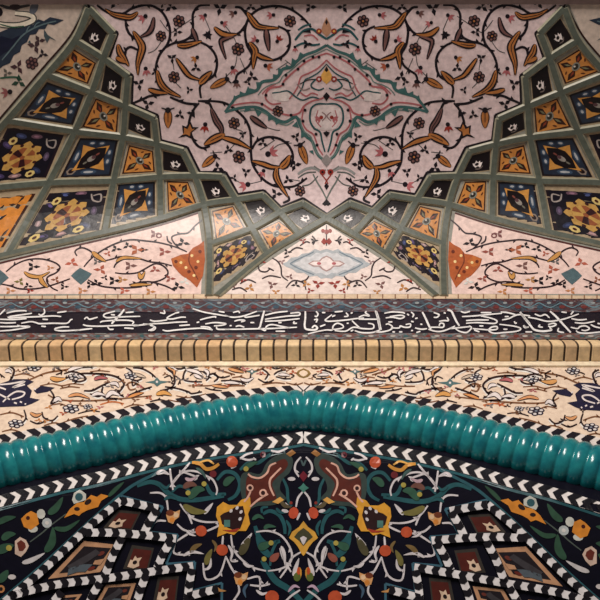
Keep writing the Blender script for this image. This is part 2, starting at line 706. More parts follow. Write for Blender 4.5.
for s, wd, c in [('326.5,49 316,54 305,59 297,65 290,71 283,76 279,82 270,85 263,89 258,95', 1.2, (110, 132, 126)), ('240,111 256,110 266,114 275,121 286,125 294,121', 1.4, (110, 132, 126)), ('300,118 303,130 311,137 313,145 317,153 324,160', 1.4, (110, 132, 126)),
                 ('326.5,70 322,76 315,80 311,86 318,90 324,88', 1.6, TLD), ('300,92 306,96 312,93 318,95', 1.5, PK), ('297,84 303,90 310,88', 1.4, (150, 130, 128)), ('262,94 268,88 276,84', 1.2, PK), ('318,110 316,120 321,127', 1.1, PK), ('322,112 326,116 322,121', 1.2, (150, 120, 120)),
                 ('296,46 304,43 312,45 320,44', 2.2, TLD), ('304,36 312,35 318,40', 1.6, PK), ('298,178 306,173 316,172', 1.4, (90, 96, 92)), ('302,186 310,184 318,176', 1.2, (90, 96, 92)), ('314,166 320,170 326,170', 1.6, (120, 120, 118))]:
    med.stroke(s, wd, c, 1.6, 0.25)
for s in ['291,67 286,64 285,70', '283,69 278,68 278,75', '252,92 248,86 245,94', '246,106 244,112 252,110', '268,114 268,121 276,118', '297,121 292,126 299,128', '313,150 309,151 314,155', '237,97 234,95 232,103']:
    med.poly(s, TL, 2.2)
for s in ['297,61 292,58 291,66', '279,75 273,74 273,80', '257,90 250,88 249,94', '246,94 240,91 239,97', '305,55 300,52 297,60', '274,118 276,125 282,121', '262,112 258,117 254,108', '306,136 301,138 301,129', '262,82 256,82 257,89']:
    med.poly(s, TL, 2.2)
for x, y in [(319, 57), (313, 57), (304, 61), (298, 69), (286, 75), (283, 84), (266, 95), (305, 110), (303, 121), (316, 134), (317, 145), (291, 115), (262, 104)]:
    med.disc(x, y, 1.6, BK, 3)
med.disc(319, 31, 2.8, RED, 3).disc(319, 31, 1.3, GOLD, 4).disc(319, 79, 3, RED, 3).disc(319, 79, 1.3, PALE, 4).disc(322.5, 172, 3, RED, 3).disc(322.5, 172, 1.2, BK, 4)
med.poly('326.5,17 323,24 321,31 326.5,37', (190, 140, 110), 2).poly('326.5,19 325,22 326.5,25', BK, 3)
med.poly('326.5,66 321,75 322,80 326.5,84', GOLD, 2).poly('326.5,66 324.5,70 326.5,72', BK, 3)
med.poly('326.5,92 323,96 326.5,101', BK, 3).blossom(320, 118, 6, PK, 2.6, 1, RED)
med.poly('326.5,131 323,132.5 326.5,137', BK, 3).poly('326.5,154 321,160 326.5,167', (150, 142, 140), 3)
med.poly('326.5,183 324,186 326.5,190', BK, 3).poly('326.5,199 322,204 325,206 326.5,205', BK, 3)
med.poly('310,29 302,32 311,33', BK, 3).poly('304,43 308,46 312,44', BK, 3)
m1 = med.build('medallion', f_root, VAULT)
m2 = med.build('medallion', f_root, VAULT, mir_up)

# ribs --------------------------------------------------------------
NODES = dict(n00=(89, 8), n01=(113, 33), n02=(103.5, 58), n03=(75, 40), n04=(128, 76), n05=(125.5, 106), n06=(92, 92), n07=(47, 74),
             n08=(154, 118.5), n09=(157, 144), n10=(123, 137), n11=(75, 131), n12=(7, 120), n13=(183, 151), n14=(195, 176), n15=(160, 177),
             n16=(114, 181), n17=(49, 183), n18=(-34, 191), n19=(222, 177), n20=(236, 200), n21=(204, 205), n22=(161, 219), n23=(105, 233),
             n24=(9, 255), n25=(-70, 276), n26=(263, 195.5), n27=(280, 213), n28=(252, 229), n29=(209.5, 245), n30=(209, 297), n31=(303, 204),
             n32=(326.5, 219), n33=(299, 235), n34=(267, 255), n35=(217, 297), m0=(-40, 172), m1=(-90, 260))
RIBS = ['n00 n03 n07 n12 m0', 'n01 n02 n06 n11 n17 n24', 'n04 n05 n10 n16 n23', 'n08 n09 n15 n22', 'n13 n14 n21 n29 n30', 'n19 n20 n28 n34',
        'n26 n27 n33', 'n00 n01', 'n03 n02 n04', 'n07 n06 n05 n08', 'n12 n11 n10 n09 n13', 'n18 n17 n16 n15 n14 n19', 'n25 n24 n23 n22 n21 n20 n26',
        'n29 n28 n27 n31', 'n35 n34 n33 n32', 'n31 n32']
RPROF = [(-1.05, -0.004), (-1, 0.010), (-.66, 0.020), (.66, 0.020), (1, 0.010), (1.05, -0.004)]
RPM = [0, 0, 1, 0, 0]
rmats = [glaze(RIB, 0.4), glaze(RIBD, 0.4)]
for side, mir in (('left', None), ('right', mir_up)):
    c = anchor(VAULT, 110 if side == 'left' else 543, 160)
    rt = thing('rib_net', 'grey-green raised rib lattice holding kite tiles on the %s half of the vault' % side, 'rib lattice', c)
    for r in RIBS:
        bar('rib', [NODES[k] for k in r.split()], VAULT, 0.028, RPROF, rmats, RPM, rt, mir, 8, sharp=(len(r.split()) < 3))

# kite tiles --------------------------------------------------------
CELLS = {
    'flower': ['93,18 107,33 99,52 81,38', '106,64 122,77 120,99 101,91', '130,112 150,122 151,139 128,129', '163,151 183,156 189,173 163,170',
               '201,181 218,180 230,197 208,201', '244,201 262,200 276,212 254,224', '285,217 303,207 321,218 303,229'],
    'orange': ['72,48 96,63 88,84 53,71', '96,98 119,106 117,134 82,127', '129,145 153,151 155,172 122,174', '167,181 188,182 197,205 168,212',
               '212,211 233,206 245,228 216,241', '279,221 296,233 271,251 259,230'],
    'eye': ['47,82 84,95 73,125 20,117', '80,138 118,139 111,176 60,178', '119,182 155,182 155,215 111,226'],
    'gold': ['8,127 64,135 46,178 -22,186', '52,189 108,188 99,231 17,249', '250,235 262,254 212,286 214,247'],
    'big': ['-30,196 38,190 2,250 -62,268'],
}
ORD = ['first', 'second', 'third', 'fourth', 'fifth', 'sixth', 'seventh']


def quadmap(q):
    a, b, c, d = [np.array(k) for k in q]
    return lambda pts: [tuple(a * (1 - u) * (1 - v) + b * u * (1 - v) + c * u * v + d * (1 - u) * v) for u, v in pts]


def grid_item(u0, u1, col, layer, n=5):
    g = [(u0 + (u1 - u0) * i / n, u0 + (u1 - u0) * j / n) for j in range(n + 1) for i in range(n + 1)]
    f = [[j * (n + 1) + i, j * (n + 1) + i + 1, (j + 1) * (n + 1) + i + 1, (j + 1) * (n + 1) + i] for j in range(n) for i in range(n)]
    return (g, f, col, layer)


def uvstar(a, n, r0, r1, rot, cx=.5, cy=.5):
    return [(cx + (r0 if k % 2 == 0 else r1) * math.cos(rot + math.pi * k / n), cy + (r0 if k % 2 == 0 else r1) * math.sin(rot + math.pi * k / n)) for k in range(2 * n)]


def motif(kind):
    parts = []
    g = Art()
    edgec = {'flower': (40, 30, 30), 'orange': (60, 26, 14), 'eye': (30, 20, 24), 'gold': (30, 16, 26), 'big': (60, 26, 14)}[kind]
    gc = {'flower': (24, 15, 18), 'orange': (204, 136, 68), 'eye': (38, 46, 62), 'gold': (18, 13, 26), 'big': (214, 134, 50)}[kind]
    b = Art()
    b.items.append(grid_item(-0.05, 1.05, (170, 150, 122), -.5))
    b.items.append(grid_item(0.0, 1.0, edgec, 0))
    parts.append(('border', b))
    g.items.append(grid_item(0.05, 0.95, gc, 1))
    parts.append(('ground', g))
    a = Art()
    if kind == 'flower':
        a.poly([(.33, .5), (.42, .52), (.45, .4), (.52, .5), (.62, .36), (.66, .52), (.76, .5), (.7, .64), (.6, .76), (.5, .7), (.4, .8), (.36, .66)], WH, 2)
        a.disc(.56, .58, .085, gc, 3)
        a.stroke([(.3, .72), (.42, .86), (.6, .84)], .045, (130, 116, 110), 2)
        parts.append(('flower', a))
    elif kind == 'orange':
        for k in range(4):
            t = math.pi / 4 + k * math.pi / 2
            c, s = math.cos(t), math.sin(t)
            pt = lambda r, o: (.5 + r * c - o * s, .5 + r * s + o * c)
            a.poly([pt(.1, 0), pt(.22, .07), pt(.36, .12), pt(.57, 0), pt(.34, -.1), pt(.22, -.05)], (54, 28, 20), 2)
            a.poly([pt(.16, 0), pt(.28, .045), pt(.42, 0.01), pt(.3, -.03)], (124, 122, 92) if k % 2 else (140, 60, 36), 3)
            t3 = k * math.pi / 2 + .2
            a.disc(.5 + .36 * math.cos(t3), .5 + .36 * math.sin(t3), .07, (96, 50, 26), 2, .03, t3 + .8)
        parts.append(('leaf_cross', a))
        f = Art().disc(.5, .5, .17, (136, 138, 128), 4, .13, .8).disc(.5, .5, .12, (50, 46, 40), 5, .08, .8).disc(.53, .47, .035, (214, 206, 196), 6)
        parts.append(('rosette', f))
    elif kind == 'eye':
        for (x, y, an) in [(.14, .46, 1.57), (.86, .36, 1.57), (.86, .6, 1.57), (.52, .87, 0), (.38, .12, 0), (.62, .12, 0)]:
            z = 1.5 if (x, y) in ((.14, .46), (.52, .87)) else .8
            a.disc(x, y, .11 * z, (58, 76, 98), 2, .065, an)
            a.disc(x, y, .07 * z, (176, 178, 182), 3, .03, an)
        a.disc(.16, .84, .1, (140, 124, 112), 2, n=6).disc(.16, .84, .055, (34, 16, 20), 3)
        parts.append(('petal_flecks', a))
        s = Art().poly(uvstar(0, 4, .47, .25, math.pi / 4), (206, 146, 72), 4)
        s.poly([(.25, .77), (.25, .53), (.34, .33), (.5, .25), (.76, .23), (.77, .46), (.68, .66), (.5, .76)], (24, 14, 16), 5)
        s.disc(.49, .52, .1, (150, 142, 134), 6, .07, -.7).disc(.53, .48, .05, (90, 60, 64), 7).disc(.6, .4, .05, (130, 70, 60), 6, .025, -.7).disc(.38, .63, .05, (120, 116, 104), 6, .025, -.7)
        parts.append(('star', s))
    elif kind == 'gold':
        for (x, y, an, cc) in [(.14, .3, .5, (96, 80, 130)), (.3, .12, .2, (80, 90, 140)), (.56, .1, 0, (150, 110, 130)), (.86, .5, 1.4, (120, 100, 130)), (.8, .8, .8, (60, 70, 110)), (.5, .88, 0, (200, 160, 160)), (.25, .86, .3, (96, 80, 130)), (.1, .6, 1.4, (200, 170, 170))]:
            a.disc(x, y, .1, tuple(int(v * .72) for v in cc), 2, .045, an)
            a.disc(x, y, .05, cc, 3, .02, an)
        parts.append(('petal_flecks', a))
        f = Art()
        for (x, y) in [(.2, .22), (.72, .86), (.16, .86)]:
            f.disc(x, y, .075, (216, 190, 120), 3, n=7).disc(x, y, .03, (70, 30, 20), 4)
        f.stroke([(.74, .12), (.8, .26), (.92, .3), (.9, .14), (.78, .16)], .03, (168, 156, 150), 3)
        parts.append(('small_flower', f))
        s = Art()
        pts = []
        for k in range(32):
            t = 2 * math.pi * k / 32
            r = .29 + .035 * math.cos(8 * t)
            pts.append((.48 + r * math.cos(t), .52 + r * math.sin(t)))
        s.poly(pts, (196, 152, 82), 5)
        for k in range(8):
            t = 2 * math.pi * (k + .5) / 8
            s.disc(.48 + .245 * math.cos(t), .52 + .245 * math.sin(t), .03, (60, 24, 22), 6)
        s.disc(.48, .52, .2, (150, 84, 50), 6)
        for k in range(5):
            t = 2 * math.pi * k / 5
            s.poly([(.48 + .05 * math.cos(t + .7), .52 + .05 * math.sin(t + .7)), (.48 + .2 * math.cos(t + .25), .52 + .2 * math.sin(t + .25)), (.48 + .2 * math.cos(t - .25), .52 + .2 * math.sin(t - .25)), (.48 + .05 * math.cos(t - .7), .52 + .05 * math.sin(t - .7))], (50, 18, 22) if k % 2 else (196, 152, 82), 7)
        parts.append(('rosette', s))
    else:
        for k in range(10):
            t = 2 * math.pi * k / 10
            a.poly([(.5, .5), (.5 + .2 * math.cos(t - .3), .5 + .2 * math.sin(t - .3)), (.5 + .34 * math.cos(t), .5 + .34 * math.sin(t)), (.5 + .2 * math.cos(t + .3), .5 + .2 * math.sin(t + .3))], BK, 2)
            a.poly([(.5 + .06 * math.cos(t), .5 + .06 * math.sin(t)), (.5 + .13 * math.cos(t - .2), .5 + .13 * math.sin(t - .2)), (.5 + .2 * math.cos(t), .5 + .2 * math.sin(t)), (.5 + .13 * math.cos(t + .2), .5 + .13 * math.sin(t + .2))], WH, 3)
        for (x, y) in [(.8, .2), (.85, .75), (.2, .8), (.2, .2)]:
            a.trefoil(x, y, .12, (60, 40, 30), 1)
        parts.append(('rosette', a))
    return parts


KIND = {'flower': ('small black kite tile with white flower', 'small dark flower tiles along the stepped edge'),
        'orange': ('small orange kite tile with leaf cross', 'small orange kite tiles'),
        'eye': ('navy kite tile with orange star', 'navy kite tiles with orange stars'),
        'gold': ('dark kite tile with gold rosette', 'dark kite tiles with gold rosettes'),
        'big': ('large orange kite tile with black rosette', 'large orange kite tiles')}
for side, mir in (('left', None), ('right', mir_up)):
    for kind, quads in CELLS.items():
        for i, q in enumerate(quads):
            q = P(q)
            cx, cy = np.mean([k[0] for k in q]), np.mean([k[1] for k in q])
            c = (cx, cy) if not mir else mir([(cx, cy)])[0]
            if kind == 'big':
                lab = '%s at the %s edge of the vault' % (KIND[kind][0], side)
            elif kind == 'gold' and i == 2:
                lab = 'navy tile with gold flower at the %s foot of the pale triangle' % side
            else:
                lab = '%s, %s down the %s rib net' % (KIND[kind][0], ORD[i], side)
            t = thing('kite_tile', lab, 'tile', anchor(VAULT, *c), KIND[kind][1])
            for nm, art in motif(kind):
                art.build(nm, t, VAULT, mir, warp=quadmap(q), rough=0.3)

# pale triangle over the frieze ------------------------------------
tri = P('222,294 268,262 300,241 326.5,224')
tri_poly = tri + mir_up(tri)[::-1][1:]
t = thing('triangle_panel', 'pale triangular panel with blue-grey medallion above the middle of the frieze', 'mosaic', anchor(VAULT, 326, 270))
Art().big(tri_poly, (240, 222, 214), -1, 4).build('ground', t, VAULT)
md = Art().poly('326.5,249 320,251 315,249 309,253 302,254 298,257 291,258 287,262 282,264 286,267 292,269 297,273 304,273 310,277 317,276 321,279 326.5,278', (178, 184, 188), 1)
md.poly('326.5,252 321,254 316,253 311,257 304,257 300,261 293,264 300,267 304,270 311,271 316,274 321,273 326.5,276', (212, 212, 214), 2).stroke('290,264 297,260 306,256 314,252', 1.2, (120, 136, 148), 2.5).stroke('290,264 297,268 306,272 314,275', 1.2, (120, 136, 148), 2.5)
md.poly('326.5,256 322,258 319,261 313,261 308,264 313,267 319,267 322,270 326.5,272', (176, 146, 142), 3)
md.poly('326.5,257.3 323,259 320,262 314,262 310,264 314,266 320,266 323,269 326.5,270.7', (242, 226, 222), 4).disc(319, 264, 2.2, PK, 5, 1.5)
both('medallion', md, t, VAULT, mir_up)
tf = Art().stroke('326.5,225 326.5,236 326.5,246', 1.2, BK, 1).disc(326.5, 232, 2.4, (150, 60, 54), 3).disc(323, 231, 2, RED, 2).disc(330, 231, 2, RED, 2).poly('321,242 324,238 326.5,241 329,238 332,242 329,245 326.5,243 324,245', RED, 3)
tf.build('flower', t, VAULT)
tv = Art()
for s in ['258,266 260,271 266,272 270,269', '272,258 278,262 281,268 282,276 288,281', '300,282 306,280 309,276', '262,279 270,276 281,278', '286,288 293,281 303,283 306,290', '240,284 248,280 256,283', '232,290 240,288 247,292', '290,252 296,248 303,249', '312,236 315,240 313,245', '300,246 306,242 310,243', '284,258 289,256', '268,268 274,271']:
    tv.stroke(s, 1.6, (50, 36, 40), 1, 0.4)
tv.each('vine', t, VAULT)
tv.each('vine', t, VAULT, mir_up)
tb = Art()
for x, y, r, c in [(250, 288, 3.5, (190, 130, 70)), (272, 285, 3.5, MAU), (243, 280, 2.5, RED), (290, 277, 2.5, MAU), (303, 241, 2.5, RED), (287, 252, 2.8, BK), (318, 284, 4, RED), (306, 284, 3, (190, 130, 70)), (296, 285, 3, BK), (282, 262, 2.4, (150, 120, 120)), (262, 262, 2.5, RED), (234, 286, 2.2, MAU), (314, 241, 2.6, BK), (276, 292, 2.6, (190, 130, 70)), (310, 291, 2.6, RED)]:
    tb.trefoil(x, y, r * 1.6, c, x, 0.7)
tb.each('sprig', t, VAULT, None, 3)
tb.each('sprig', t, VAULT, mir_up, 3)

# long pale side panels --------------------------------------------
side_poly = P('-120,292 -70,284 9,262 105,240 161,226 198,214 203,250 201,294 100,294 0,294 -120,294')
for side, mir in (('left', None), ('right', mir_up)):
    c = (100, 270) if not mir else mir([(100, 270)])[0]
    t = thing('scroll_panel', 'long pale panel of vine scrolls with a terracotta fan, under the %s rib net' % side, 'mosaic', anchor(VAULT, *c), 'scroll panels above the frieze')
    Art().big(side_poly, (238, 208, 198), -1, 4).build('ground', t, VAULT, mir)
    Art().stroke('-70,282 9,261 105,239 161,225 198,213', 1.6, (80, 30, 30), 1, 0).build('outline', t, VAULT, mir)
    for s in ['6,272 15,265 27,260 40,259 50,261 57,264 60,268 56,273 48,277 47,282 52,288 58,291', '0,284 10,286 20,289 35,289 50,286 70,279',
              '84,267 90,260 100,252 115,244 130,240 145,241 160,243 175,247 187,252', '77,256 75,252 78,249 83,248 90,251 97,257 105,261',
              '105,261 113,259 120,257 130,257 140,259 150,262 160,263 172,266', '114,268 116,264 122,260 130,258', '88,280 100,286 115,288 130,288 142,287',
              '115,273 125,274 137,273 145,269 155,264 163,266 168,272 165,278 155,282 143,282 130,285', '129,285 140,283 150,282 165,286 175,291',
              '202,220 195,226 188,233 180,234 172,237 174,243 180,249', '167,236 168,241 172,244', '-40,276 -28,268 -14,270 -6,276', '-80,286 -60,280 -45,284']:
        v = Art().stroke(s, 1.7, (44, 26, 34), 1, 0.3)
        v.items += thorns(s, 17, 3, 1, (44, 26, 34)).items
        v.build('vine', t, VAULT, mir)
    for s, wd in [('24,272 30,276 40,277 50,272', 3), ('40,276 42,282 48,288', 4), ('92,252 98,257 106,262', 4), ('116,262 124,258 142,259', 2.6), ('130,286 140,285 152,285', 2.4), ('139,273 141,278 145,272', 3.4)]:
        Art().leaf(s, wd, (206, 150, 84), BK, 2, 0.9, False).build('saz_leaf', t, VAULT, mir)
    for s in ['71,276 75,272 80,268 86,271 92,274 88,279 81,285 75,280', '-10,278 -5,274 0,270 5,274 9,278 4,282 0,286 -5,282']:
        Art().poly(s, (84, 106, 112), 2).build('diamond', t, VAULT, mir)
    fan = Art().poly('171,259 181,255 188,254 193,248 199,245 204,241 205,260 203,276 197,288 190,281 182,276 178,272 173,266', (176, 92, 50), 2)
    fan.poly('172,259 180,256 186,262 180,268 174,265', (190, 108, 54), 3).stroke('190,252 189,262 193,270 198,280', 1.2, (110, 48, 30), 3)
    for x, y in [(192, 256), (186, 268), (181, 263), (198, 262), (194, 276)]:
        fan.disc(x, y, 1.5, (240, 210, 150), 4)
    for x, y in [(200, 252), (189, 272), (196, 268), (176, 262)]:
        fan.disc(x, y, 1.8, (104, 44, 28), 4)
    fan.build('fan', t, VAULT, mir)
    bits = Art()
    for x, y, r, c, a in [(33, 267, 5, BK, 0), (20, 282, 4, OLV, 1), (28, 286, 3.5, BK, .3), (56, 280, 3.5, (140, 84, 60), 1), (64, 287, 3.5, BK, 0), (72, 263, 5, (190, 100, 80), 2.8), (97, 262, 3.5, (90, 90, 90), 0),
                          (101, 270, 5, (170, 90, 70), 1), (105, 278, 3, BK, 1), (97, 283, 4, BK, .2), (90, 285, 4, BK, 2), (114, 281, 5, BK, 0), (122, 280, 4, (180, 130, 80), 0), (116, 249, 4, BK, .2), (128, 246, 4, BK, .3),
                          (137, 250, 6, (170, 96, 66), 0), (144, 250, 3, BK, 0), (164, 252, 5, (150, 80, 70), 0), (130, 266, 5, MAU, 0), (155, 270, 4, (150, 80, 70), .4), (183, 243, 5, BK, .3), (170, 279, 4, (150, 80, 70), 0),
                          (155, 234, 4.5, (120, 66, 66), 0), (178, 287, 5, BK, .3), (150, 292, 4, (190, 130, 80), 0), (30, 291, 3, RED, 0), (-20, 284, 4, BK, 0), (145, 285, 3, BK, 1), (185, 282, 4, (220, 220, 214), .8), (108, 254, 3, (170, 90, 70), 1),
                          (82, 291, 4, (190, 130, 90), 0), (10, 291, 4, (190, 130, 90), 0), (50, 268, 3, (190, 130, 90), 0), (124, 291, 4, (190, 100, 80), 0)]:
        bits.trefoil(x, y, r * 1.35, c, a, 0.7)
    bits.each('sprig', t, VAULT, mir, 3)
    Art().disc(159, 236, 3.2, (120, 66, 66), 2, 2.4).disc(159, 236, 1.6, (238, 208, 198), 3, 1.2).build('bud', t, VAULT, mir)

# corner panels outside the rib nets -------------------------------
for side, mir in (('left', None), ('right', mir_up)):
    c = (20, 40) if not mir else mir([(20, 40)])[0]
    t = thing('corner_panel', 'pale corner panel with a dark blue arabesque, outside the %s rib net' % side, 'mosaic', anchor(VAULT, *c), 'corner panels')
    Art().big(P('-120,3 60,3 84,4 70,36 42,70 3,116 -36,165 -120,260'), (206, 188, 174), -1, 5).build('ground', t, VAULT, mir)
    a = Art().poly('-20,28 0,32 10,28 20,27 28,23 33,25 38,19 44,21 50,17 64,20 54,25 48,24 45,29 39,29 36,34 30,35 27,42 22,45 20,52 14,55 10,63 3,66 -20,84', (42, 52, 68), 1)
    a.poly('-10,40 2,36 12,39 20,35 18,43 10,50 4,53 -10,66', (24, 28, 50), 2).stroke('56,21 44,24 32,29 22,36 12,48 2,60', 1.6, (96, 116, 122), 3).stroke('34,28 36,24 40,22', 1.2, (96, 116, 122), 3).stroke('26,33 28,28 30,26', 1.2, (96, 116, 122), 3)
    a.poly('44,29 48,35 57,41 50,38 47,43 44,36', (70, 84, 90), 2).poly('28,42 32,46 30,40', (70, 84, 90), 2)
    a.build('arabesque', t, VAULT, mir)
    a = Art().stroke('-10,22 5,25 20,25 33,20 30,15 15,13', 7, (70, 70, 66), 1).stroke('-10,22 5,25 20,25 33,20 30,15 15,13', 4.5, (240, 228, 208), 2).stroke('-5,2 10,8 30,5', 3, (60, 60, 62), 1).stroke('0,24 12,27 24,26', 1.4, GRN, 3).disc(15, 7, 6, (54, 40, 44), 2, 3).disc(34, 8, 4, (96, 100, 110), 2, 7, .4).disc(-2, 12, 5, BK, 2)
    a.stroke('0,78 15,77 22,80', 2, GRN, 2).stroke('32,66 38,58 44,54', 1.2, (70, 60, 60), 1)
    a.build('scroll', t, VAULT, mir)
    a = Art().rosette(32, 63, 6.5, (50, 32, 40), MAU, MAU).trefoil(35, 46, 7, (70, 50, 54), 1.2).trefoil(18, 67, 7, (70, 44, 50), 1).trefoil(19, 82, 7, (40, 66, 52), .6).trefoil(43, 54, 5, (40, 34, 40), .3).trefoil(7, 73, 5, (96, 90, 84), 0).blossom(8, 92, 8, (150, 90, 90), 3).trefoil(39, 41, 6, (70, 50, 54), 2)
    a.build('flower', t, VAULT, mir)
    Art().stroke('86,6 70,36 41,70 2,116 -40,164', 1.8, (50, 26, 22), 2, 0).build('outline', t, VAULT, mir)

o = bar('trim_1', P('-140,-1 60,-1 326,-1 600,-1 800,-1'), VAULT, 0.03, [(-1, -.01), (-1, .02), (1, .02), (1, -.01)], [glaze((92, 74, 70), 0.5)], [0, 0, 0], None, None, 12)
struct(o)

# ================================================================== FRIEZE
t = thing('inscription_frieze', 'dark glazed frieze with white Arabic calligraphy running across above the brick course', 'frieze', anchor(FRIEZE, 303, 325))


def strip(v0, v1, mat, name, off, surf=FRIEZE, u0=-160, u1=800):
    g, f = [], []
    us = np.linspace(u0, u1, 60)
    for u in us:
        g += [(u, v0), (u, v1)]
    for i in range(len(us) - 1):
        f.append([2 * i, 2 * i + 2, 2 * i + 3, 2 * i + 1])
    a = Art()
    a.items.append((g, f, mat, 0))
    return a.build(name, t, surf, off=off)


strip(294.5, 343, (26, 22, 36), 'band', 0.0)
up_mat = blotch('upper_border_glaze', [(44, 34, 46), (70, 88, 100), (66, 44, 54), (92, 60, 62), (124, 136, 142), (84, 76, 88)], 9)
lo_mat = blotch('lower_border_glaze', [(80, 60, 60), (120, 132, 136), (120, 74, 66), (70, 92, 92), (150, 146, 140)], 12)
strip(299.5, 312.5, up_mat, 'upper_border', 0.003)
strip(333.6, 339.5, lo_mat, 'lower_border', 0.003)
strip(295, 299.5, (222, 196, 166), 'top_course', 0.006)
ub = Art()
for u in range(-60, 680, 22):
    ub.stroke([(u, 306), (u + 5, 303.5), (u + 11, 306.5), (u + 17, 308), (u + 22, 305.5)], 1.1, (104, 138, 150), 1)
    ub.disc(u + 6, 307.5, 3.2, (110, 48, 48) if (u // 22) % 3 else (52, 82, 100), 1, 1.8)
    ub.disc(u + 15, 303.5, 2.2, (150, 158, 160), 1, 1.1)
    ub.disc(u + 4, 336.6, 2.6, (120, 56, 50) if (u // 22) % 2 else (60, 96, 100), 1, 1.2)
    ub.disc(u + 13, 336.6, 2.8, (176, 170, 162), 1, 1.2)
ub.each('border_flower', t, FRIEZE, None, 5, off=0.004)
tick = Art()
for k in range(-6, 52):
    u = 12.6 * k + 4
    tick.poly([(u, 295.2), (u + 1.2, 295.2), (u + 1.2, 299.3), (u, 299.3)], (150, 110, 84), 0)
tick.each('course_joint', t, FRIEZE, off=0.008)
WORDS = {
    0: "0,175 40,135;50,165 110,150 180,145 200,150;70,190 140,180 240,165;330,130 335,160 310,180 290,170;60,190 75,200 150,195 300,190 400,185 460,190;0,210 100,212 200,205;0,235 60,238 120,235;160,240 230,228 270,235 300,243 400,240 500,240 530,215 545,210;130,255 160,262 225,265 160,280 80,292 0,298;0,265 80,265 160,262;410,290 420,278 470,268 520,268;410,290 470,297 600,290;310,262 345,265;320,210 360,212;430,160 500,150",
    75: "70,210 90,195 110,210 150,200 170,195;300,150 260,160 225,170 215,185 240,198 300,195 400,190 490,188;370,135 340,175 300,215 275,245;270,175 300,178;190,235 210,225 300,218 400,218 440,230 430,245;60,250 100,260 200,262 350,255 480,255;0,295 80,285 130,280;245,265 260,285 290,285;370,275 440,280;510,245 570,250 590,275 550,295;380,160 440,155;440,260 600,240",
    150: "105,140 110,165 75,160;185,165 220,158;190,165 140,190 130,205 170,208 230,195 270,195;0,215 40,225 130,215;0,245 100,240 200,232 280,230;0,255 40,270 30,290 0,295;95,290 130,298 200,290 320,280 400,278 470,290;220,258 300,252;320,130 400,155 480,170 600,190;375,215 430,200 490,190 490,200;415,245 480,235 540,238 570,245 540,255 480,260;500,265 510,285 600,285;380,265 440,270 465,290;515,150 560,158;350,235 370,230",
    225: "0,180 60,195 140,185 240,150;60,160 100,150 110,165;150,185 160,195 260,180;295,145 280,200 262,270;70,225 110,215 150,220 120,230;190,235 220,235;0,285 100,285 200,282 330,280 440,275 540,270;250,270 300,295 310,265 350,250 420,262 490,275;300,210 400,195 480,185 555,180 555,160 490,165;300,180 380,160 470,150;300,225 420,220 560,205;400,235 425,235;520,225 515,240 540,240;380,300 450,300;80,265 110,258 145,270;35,258 50,258",
    300: "40,150 40,200 35,260 50,285 110,290 130,275 110,258 90,275;120,150 135,170 125,190 110,185;165,160 190,160;105,215 130,210 120,235;240,175 200,205 190,220 230,225 350,215 420,205 480,200;240,190 265,180;345,160 360,185 330,190;260,155 320,150;380,165 395,160;440,195 480,180 520,185 490,160 500,150;150,265 190,250;60,320 140,300 200,290 240,290 250,260 280,240 320,255 320,275 270,285 240,285;260,295 340,300 400,270 470,280 545,280 550,250 510,240;390,220 420,250 450,275;350,240 365,240;410,295 460,310 540,310 600,290;565,145 580,190 590,240 600,290;380,300 400,290;440,210 600,210",
    375: "10,150 25,200 35,250 45,290;0,305 50,305 100,295 130,280;70,165 130,155 210,160 220,170;80,200 130,195 190,205 220,190 190,180 110,190;240,170 255,180;270,155 290,175 280,195;320,200 300,205;80,250 100,245 130,265 120,280;100,230 130,230;125,275 180,275 190,260 220,270 260,268 265,245 230,250;270,225 290,230;130,305 150,305;180,305 205,305;340,245 355,250;270,295 285,295;355,155 380,205 405,260 420,285;300,275 350,285 390,280;310,310 340,300;410,270 470,270 510,270 515,245 490,240 480,260;400,285 450,300 500,300 560,280 600,260;440,160 480,175 465,195 440,195;480,225 520,220 550,220 540,195;515,160 530,165",
    450: "-20,140 10,150 30,190 50,230 70,260;0,280 50,275 150,265;40,280 70,300 120,310 150,290 160,270 140,260;80,150 110,160 150,150;90,190 180,185 280,175 390,165;230,160 310,160;230,185 300,200 350,220 340,240 290,240 200,235 120,240;120,220 200,215 290,215;170,280 230,285 300,290 350,285 350,265 310,270 290,295 330,315 400,310 500,300 530,280 480,262 370,248;220,260 250,260;180,290 220,305;400,285 430,285;390,215 440,205 480,185 520,175 600,185;380,155 430,160 490,175;410,190 440,190;480,225 490,240 500,235;525,155 560,200 600,245;555,255 565,270 590,268",
    520: "0,160 40,210 80,260 110,290 170,300 220,295 240,290;60,195 120,205 200,225 270,220 340,205 440,170;225,150 270,190 320,245 380,310;110,170 150,185 190,175 220,200;25,255 35,272 60,270;150,250 140,265 170,270;210,250 250,240 270,250 240,265 210,262;220,270 240,290;290,275 285,300 330,310;40,305 90,305;310,155 350,160;380,175 400,150;385,205 440,215 500,210;410,235 480,240 560,225;380,270 430,280 450,265 490,260 520,280 490,295 460,290;420,295 440,310 500,315 600,305;530,250 560,265 600,275;580,240 600,245",
}
for x0, data in WORDS.items():
    a = Art()
    for s in data.split(';'):
        pts = [(x0 + x / 7.5, 292 + y / 7.5) for x, y in P(s)]
        ln = sum(math.dist(pts[i], pts[i + 1]) for i in range(len(pts) - 1))
        steep = abs(pts[0][1] - pts[-1][1]) > 9
        a.stroke(pts, 2.0 if steep else (1.5 if ln > 5 else 1.5), (244, 238, 236), 2, 0.3)
    a.build('calligraphy', t, FRIEZE, off=0.004)

